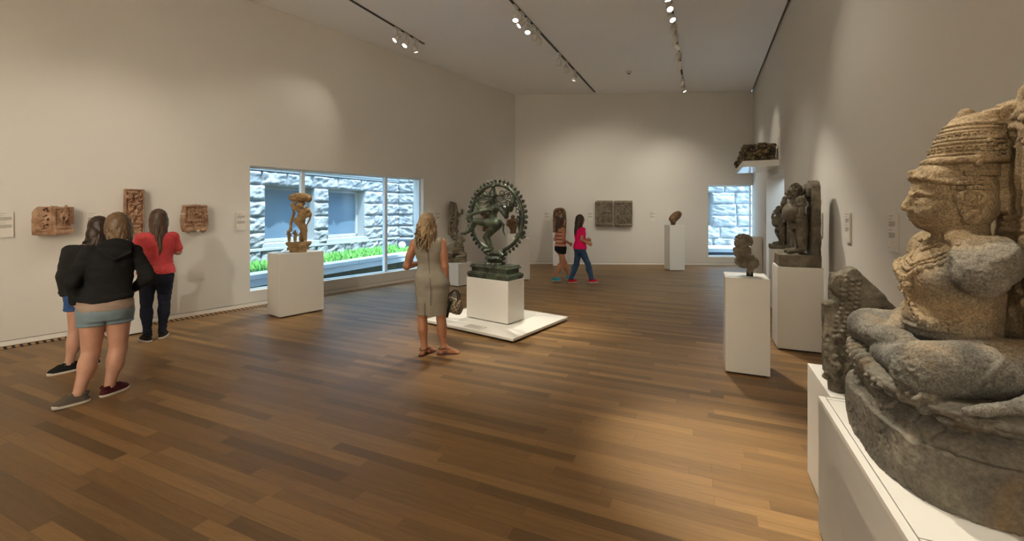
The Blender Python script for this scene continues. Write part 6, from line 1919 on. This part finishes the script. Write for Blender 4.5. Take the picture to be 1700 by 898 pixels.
sl, el1, wl1 = (-.135, .0, 1.345), (-.205, .03, 1.13), (-.02, .20, 1.14); sr, er1, wr1 = (.195, .0, 1.345), (.245, .05, 1.13), (.09, .20, 1.16)
s.path([sl, el1, wl1], [.05, .042, .028], .02); s.path([sr, er1, wr1], [.05, .042, .028], .02)
hand(s, wl1, (.95, .05, .05), (0, -1, 0), (0, .2, 1), 25); hand(s, wr1, (-.95, .15, .0), (0, -1, 0), (0, .2, 1), 25)
s.obj('body', skin_fair, g3)
s = Sdf((-.32, -.26, .82), (.34, .30, 1.50), .0055)
s.loft(clip(grow(T3_, .022), .98, 1.395) + [(.865, .012, -.015, .205, .158), (.92, .014, -.012, .200, .152)], .012)
s.cone(sl, sr, .046, .046, .03)
s.path([sl, V(*sl) * .25 + V(*el1) * .75], [.052, .062], .03); s.path([sr, V(*sr) * .25 + V(*er1) * .75], [.052, .062], .03)
s.ell((.035, .03, 1.45), (.075, .085, .05), None, .01, 'c')
s.obj('top', lace, g3, folds(.008, 10, 6, 9))
s = Sdf((-.32, -.26, .06), (.32, .26, .93), .006)
s.loft([(.74, .012, 0, .170, .132), (.84, .012, -.012, .186, .147), (.91, .014, -.006, .176, .132)], .012)
for h_, k_, a_ in ((hl, kl, al), (hr, kr, ar)): leg(s, h_, k_, V(*a_) + V(0, 0, .01), (.099, .063, .045), .02, .064)
s.obj('jeans', denim_dark, g3, lambda p: .0035 * lattice_noise(np.stack((p[:, 0] * 12, p[:, 1] * 12, p[:, 2] * 34), 1), 3) * (1 + 1.2 * np.exp(-((p[:, 2] - .44) / .07) ** 2) + 1.2 * np.exp(-((p[:, 2] - .13) / .06) ** 2)))
shoe('shoe', (al[0], al[1]), (-.35, .9), (shoe_black, rubber), g3); shoe('shoe', (ar[0], ar[1]), (.35, .9), (shoe_black, rubber), g3)
s = Sdf((-.14, -.24, 1.06), (.22, .20, 1.75), .0052)
s.ell((.04, -.035, 1.51), (.09, .065, .10), None, .03)
hair(s, (.04, .015, 1.605), (.082, .102, .094), .38, 56, -PI / 2 - 2.1, -PI / 2 + 2.1, 42, .005, .3, (0, -.055), .2, .0125, 0, lambda ca, sa: 1.15 - .3 * abs(ca), 1.1)
s.ell((.04, .15, 1.54), (.07, .075, .10), None, .012, 'c')
s.obj('hair', brown_hair, g3)

# --- the two girls strolling by the far wall ------------------------------------------------
q = N('striped_knit'); v = q.coord(); sp = q.n('SeparateXYZ'); q.l(v, sp.inputs[0])
fr_ = q.math('FRACT', q.math('MULTIPLY', sp.outputs[2], 11.5))
col = q.ramp(fr_, [(.0, lin((196, 130, 110))), (.30, lin((196, 130, 110))), (.36, lin((128, 52, 56))), (.56, lin((128, 52, 56))), (.62, lin((206, 150, 128))), (1, lin((206, 150, 128)))])
stripes = q.pbr(col, .9, 0, q.bump(q.noise(v, 200, 2), .2, .003), .2)
pink = cloth('pink_jersey', (232, 20, 96), .85, 380, .2); black_denim = cloth('black_denim', (36, 36, 40), .9)
jean_mid = cloth('mid_denim', (58, 82, 110), .9, 460, .3, .25)
g4 = figure_root('girl in striped strapless top and black shorts, strolling by the round topped stele', 931, 465.5, 62)
T4_ = [(.72, 0, 0, .15, .115), (.80, 0, -.01, .162, .128), (.88, 0, -.005, .148, .112), (.97, 0, 0, .125, .095), (1.08, 0, 0, .13, .10), (1.17, 0, 0, .14, .10), (1.24, 0, 0, .13, .08), (1.28, 0, 0, .09, .062), (1.30, 0, 0, .056, .05)]
s = Sdf((-.36, -.42, -.004), (.36, .48, 1.62), .0075)
s.loft(T4_, .02); s.cone((0, 0, 1.27), (0, .01, 1.37), .05, .047, .02); head_shape(s, (0, .02, 1.43), 0, -4, 0, .96)
hl, hr = (-.075, 0, .73), (.075, 0, .73); kl, al = (-.075, .15, .42), (-.07, .26, .09); kr, ar = (.075, -.02, .40), (.07, -.20, .115)
leg(s, hl, kl, al, (.082, .05, .034)); leg(s, hr, kr, ar, (.082, .05, .034)); foot(s, al, (0, 1), .19, .030); foot(s, (ar[0], ar[1], .09), (0, 1), .19, .030)
sl, el1, wl1 = (-.15, 0, 1.225), (-.19, -.06, .98), (-.17, .10, .84); sr, er1, wr1 = (.15, 0, 1.225), (.19, -.02, .98), (.14, .16, .90)
s.path([sl, el1, wl1], [.042, .035, .025], .02); s.path([sr, er1, wr1], [.042, .035, .025], .02)
hand(s, wl1, (.05, .5, -.7), (.9, 0, 0), (0, 1, .4), 25); hand(s, wr1, (-.2, .7, -.5), (-.9, 0, 0), (0, .6, .8), 25)
s.obj('body', skin_far, g4)
s = Sdf((-.24, -.22, .78), (.24, .22, 1.26), .007); s.loft(clip(grow(T4_, .014), .83, 1.19), .01); s.obj('top', stripes, g4, folds(.004, 9, 9, 1))
shorts('shorts', g4, [(.70, 0, -.008, .160, .128), (.78, 0, -.01, .173, .138), (.86, 0, -.006, .162, .124)], ((hl, kl), (hr, kr)), black_denim, .86, .655, .094, 6)
shoe('shoe', (al[0], al[1]), (0, 1), (shoe_teal, rubber), g4); shoe('shoe', (ar[0], ar[1], .0), (0, 1), (shoe_teal, rubber), g4)
s = Sdf((-.14, -.18, 1.16), (.14, .16, 1.60), .0065)
s.ell((0, -.045, 1.37), (.08, .055, .10), None, .03)
hair(s, (0, .0, 1.46), (.08, .098, .088), .24, 30, -PI / 2 - 2, -PI / 2 + 2, 5, .006, .15, (0, -.03), .2, .014)
s.ell((0, .125, 1.40), (.065, .07, .09), None, .012, 'c')
s.obj('hair', brown_hair, g4)
g5 = figure_root('girl with long dark hair in bright pink top and jeans, strolling by far wall', 963, 469.5, 62)
s = Sdf((-.36, -.44, -.004), (.36, .50, 1.68), .0075)
s.loft(grow(T4_, .004), .02); s.cone((0, 0, 1.28), (0, .01, 1.39), .05, .047, .02); head_shape(s, (0, .015, 1.47), -10, -2, 0, .98)
hl, hr = (-.075, 0, .76), (.075, 0, .76); kl, al = (-.08, -.05, .43), (-.075, -.20, .10); kr, ar = (.075, .17, .44), (.075, .26, .095)
leg(s, hl, kl, al, (.084, .052, .035)); leg(s, hr, kr, ar, (.084, .052, .035)); foot(s, al, (0, 1), .19, .030); foot(s, ar, (0, 1), .19, .030)
sl, el1, wl1 = (-.15, 0, 1.25), (-.19, .05, 1.0), (-.15, .22, .98); sr, er1, wr1 = (.15, 0, 1.25), (.20, -.06, 1.02), (.18, .12, .93)
s.path([sl, el1, wl1], [.042, .036, .025], .02); s.path([sr, er1, wr1], [.042, .036, .025], .02)
hand(s, wl1, (.1, .9, 0), (.9, 0, 0), (0, 0, 1), 25); hand(s, wr1, (-.1, .8, -.4), (-.9, 0, 0), (0, .3, 1), 25)
s.obj('body', skin_far, g5)
s = Sdf((-.30, -.26, .76), (.30, .26, 1.36), .007); s.loft(clip(grow(T4_, .024), .80, 1.275), .01); s.cone(sl, sr, .05, .05, .03)
s.path([sl, V(*sl) * .55 + V(*el1) * .45], [.056, .056], .02); s.path([sr, V(*sr) * .55 + V(*er1) * .45], [.056, .056], .02)
s.obj('top', pink, g5, folds(.005, 9, 9, 2))
s = Sdf((-.26, -.36, .06), (.26, .44, .90), .0075); s.loft([(.72, 0, 0, .158, .124), (.80, 0, -.01, .172, .138), (.88, 0, -.006, .158, .122)], .012)
for h_, k_, a_ in ((hl, kl, al), (hr, kr, ar)): leg(s, h_, k_, V(*a_), (.092, .064, .054), .02, .064)
s.obj('jeans', jean_mid, g5, folds(.004, 12, 24, 3))
shoe('shoe', (al[0], al[1]), (0, 1), (shoe_red, rubber), g5); shoe('shoe', (ar[0], ar[1]), (0, 1), (shoe_red, rubber), g5)
s = Sdf((-.14, -.20, 1.06), (.14, .16, 1.64), .0065)
s.ell((0, -.05, 1.40), (.08, .055, .12), None, .03)
hair(s, (0, .0, 1.50), (.082, .10, .09), .34, 30, -PI / 2 - 2, -PI / 2 + 2, 6, .006, .25, (0, -.04), .2, .014)
s.ell((0, .125, 1.44), (.065, .07, .09), None, .012, 'c')
s.obj('hair', dark_hair, g5)
# ------------------------------------------------------------------ printed wall labels
label_card = plain('label_card', (210, 204, 194), .6, 0, .01); ink = plain('printed_ink', (104, 98, 92), .8, 0, .02)
rl = random.Random(77)
def wall_label(label, centre, rz, w, h, group=None, th=.018, blocks=((.05, 1, .55), (.13, 1, .4), (.20, 6, .95), (.42, 1, .5), (.50, 6, .95), (.90, 1, .2))):
    """a thin card on a wall with rows of small print; local -y faces the viewer"""
    t = thing('wall_label', label, 'label', centre, rz, group)
    box('card', (-w / 2, -th, -h / 2), (w / 2, 0, h / 2), label_card, t, .0015)
    bm = bmesh.new(); lh = h * .012
    for top, n, span in blocks:
        for i in range(n):
            z = h / 2 - top * h - i * lh * 2.1 - lh; x = -w * .43
            end = x + w * .86 * span * (1 if i < n - 1 or n == 1 else .6)
            while x < end:
                ww = rl.uniform(.05, .13) * w
                bm_box(bm, (x, -th - .0006, z), (min(x + ww, end), -th + .0004, z + lh)); x += ww + w * .018
    o = from_bm('printed_text', bm, ink, t); o['kind'] = 'stuff'
    return t
def lab_left(label, px0, px1, y0, y1):
    a, b = on_left(px0), on_left(px1); m = (a + b) / 2; z0, z1 = zat(y1, m.y), zat(y0, m.y)
    wall_label(label, (m.x + LP.x * .001, m.y + LP.y * .001, (z0 + z1) / 2), LA + R(90), (a - b).length, z1 - z0)
def lab_far(label, px0, px1, y0, y1):
    a, b = on_far(px0), on_far(px1); m = (a + b) / 2; z0, z1 = zat(y1, m.y), zat(y0, m.y)
    wall_label(label, (m.x, m.y - .001, (z0 + z1) / 2), FA, (a - b).length, z1 - z0)
def lab_right(label, px0, px1, y0, y1):
    a, b = on_right(px0), on_right(px1); m = (a + b) / 2; z0, z1 = zat(y1, m.y), zat(y0, m.y)
    wall_label(label, (m.x - RP.x * .001, m.y - RP.y * .001, (z0 + z1) / 2), RA - R(90), (a - b).length, z1 - z0)
lab_left('pale label at the left edge of the picture, left of the corner block', -6, 22.5, 352, 394)
lab_left('pale label on left wall just above the dark haired girl', 143.5, 170, 352, 394)
lab_left('pale label between the clipped block and the big window', 391.5, 407.5, 352, 382)
lab_left('pale label right of the big window, first of two, behind the woman', 713, 721, 349.5, 370)
lab_left('pale label right of the big window, second of two, nearer the hung figure', 722.5, 730.5, 349.5, 370)
lab_left('pale label left of the flame ring, first of two', 771.5, 778.5, 351.5, 370)
lab_left('pale label left of the flame ring, second of two, half behind the ring', 780.5, 787, 351.5, 370)
lab_far('pale label on far wall left of the round topped stele', 904, 912, 350.5, 367)
lab_far('pale label on far wall between the stele and the paired panels', 976, 984.5, 350.5, 367)
lab_far('pale label on far wall between the paired panels and the stone head', 1078.5, 1087.5, 350.5, 367)
lab_right('tall label on right wall just past the big guardian slab', 1361, 1366.5, 353, 392)
lab_right('tall label on right wall beside the slab shadow', 1406.5, 1413.5, 353, 402)
lab_right('tall label on right wall nearest the seated figure', 1479.5, 1492.5, 355, 418)
lab_right('small label on right wall beyond the doorway', 1270.3, 1271.6, 351, 371)
pc = GP(789, 542.5, .06)
t = thing('floor_label', 'flat printed label plate lying on the low platform before the bronze', 'label', (pc.x, pc.y, .06), ANG_P - PI / 2 + R(0))
box('plate', (-.15, -.07, 0), (.15, .07, .008), label_card, t, .001)
bm = bmesh.new()
for i in range(7):
    x = -.13
    while x < .12:
        ww = rl.uniform(.015, .04); bm_box(bm, (x, .045 - i * .016, .0075), (min(x + ww, .125), .050 - i * .016, .0086)); x += ww + .006
o = from_bm('printed_text', bm, ink, t); o['kind'] = 'stuff'
def hang(tp, py):
    """the point of a track seen in image row py"""
    y = F * (CEIL - EYE) / (HOR - py)
    p = along(tp, y); p.z = CEIL - .0125
    return p
def mark(px, py, base):
    return PT(px, py, base.y)
NAT = Vector((-.2, 6.45, 1.5))
lw_pt = lambda px, z: on_left(px) + Vector((0, 0, z))
rw_pt = lambda px, z: on_right(px) + Vector((0, 0, z))
fw_pt = lambda px, z: on_far(px) + Vector((0, 0, z))
# left track
spotlight(hang(T1, 46), lw_pt(340, 1.5), 'first white lamp on the left track, furthest from its end', 34, 64)
spotlight(hang(T1, 55), Vector((-3.6, 7.3, 1.6)), 'tilted white lamp, middle of the three on left track', 220, 34)
spotlight(hang(T1, 64), Vector((-1.3, 10.2, .9)), 'white lamp nearest the far end of the left track', 130, 40)
# middle track
W = ['nearest', 'second', 'third', 'fourth', 'fifth', 'sixth', 'seventh', 'eighth', 'ninth']
mid_rows = [(9, NAT, 260, 40, True), (20, Vector((-3.6, 7.2, 1.4)), 120, 34, True), (31, NAT + Vector((.1, 0, -.4)), 220, 44, True), (42, fw_pt(930, 1.3), 40, 50, False), (50, fw_pt(1010, 1.5), 0, 40, False)]
for i, (py, aim, w, c, lit) in enumerate(mid_rows):
    spotlight(hang(T2, py), aim, '%s white lamp of the near cluster on the middle track' % W[i], w, c, 1.0, WARM, None, lit)
for i, (py, aim, w, c, lit) in enumerate([(88, fw_pt(925, 1.5), 32, 76, False), (101, fw_pt(1010, 1.6), 32, 76, False), (116, Vector((.25, 10.9, .9)), 120, 40, False)]):
    spotlight(hang(T2, py), aim, '%s pale lamp of the far cluster on the middle track' % W[i], w, c, 1.0, WARM, None, lit)
# right track
for i, (py, aim, w, c, lit) in enumerate([(-9, Vector((2.35, 4.7, 1.1)), 200, 34, True), (10, Vector((3.4, 5.4, 1.5)), 330, 34, True), (30, fw_pt(1030, 1.5), 0, 40, False), (46, Vector((4.7, 12.3, 1.4)), 80, 36, True), (62, rw_pt(1285, 2.8), 70, 40, True), (78, fw_pt(1010, 1.6), 110, 76, True), (95, fw_pt(1125, 1.5), 60, 70, False), (124, fw_pt(1125, 1.5), 45, 70, True), (136, rw_pt(1262, 1.5), 60, 70, True)]):
    spotlight(hang(T3, py), aim, '%s white lamp of the row on the right track' % W[i], w, c, 1.0, WARM, None, lit)
# unseen lamps further forward: some match visible shadows and pools, others are added fill
near_label, near_group = 'unseen white lamp on a track above the near part of the gallery', 'unseen lamps above the near part of the gallery'
for p, y, aim, w, c in ((T1, 5.7, lw_pt(85, 1.35), 25, 62), (T1, 4.6, lw_pt(200, 1.35), 23, 62), (T1, 6.5, lw_pt(310, 1.35), 15, 62), (T1, 3.0, lw_pt(-150, 1.4), 35, 80), (T1, 1.0, lw_pt(-700, 1.4), 50, 80), (T3, -4.7, lw_pt(300, 1.1), 480, 32),
                        (T2, 5.0, NAT, 230, 40), (T2, 4.0, Vector((-.6, 5.4, .8)), 130, 46), (T2, -2.5, Vector((-6.5, -5.6, 1.8)), 2400, 70), (T2, -3.2, Vector((-4.0, -5.6, 1.6)), 2700, 76),  # very strong lamps on the near wall are added for bounce onto the ceiling
                        (T3, 3.6, Vector((1.55, 1.75, 1.4)), 300, 30), (T3, 2.2, Vector((1.6, 1.5, 1.2)), 190, 44), (T2, 2.2, Vector((-1.6, 2.6, 0)), 70, 100), (T3, 4.6, Vector((1.45, 2.95, .0)), 620, 23), (T3, 5.4, rw_pt(1450, 1.6), 40, 80), (T3, 7.0, Vector((3.0, 7.5, 0)), 90, 100), (T3, -3.0, Vector((-2.0, -5.6, 1.6)), 2700, 80)):
    q_ = along(p, y); q_.z = CEIL - .0125
    spotlight(q_, aim, near_label, w, c, 1.0, WARM, near_group)
# smoke detector
t = thing('smoke_detector', 'small round white detector on the ceiling between two tracks', 'smoke detector', track_pt(1044, 119), 0)
bm = bmesh.new(); bm_lathe(bm, [(.075, 0), (.075, -.02), (.06, -.045), (.02, -.05)], 24); from_bm('body', bm, white_metal, t, True)
bm = bmesh.new(); bm_lathe(bm, [(.035, -.046), (.035, -.06), (.02, -.066)], 20); from_bm('sensor', bm, dark_metal, t, True)
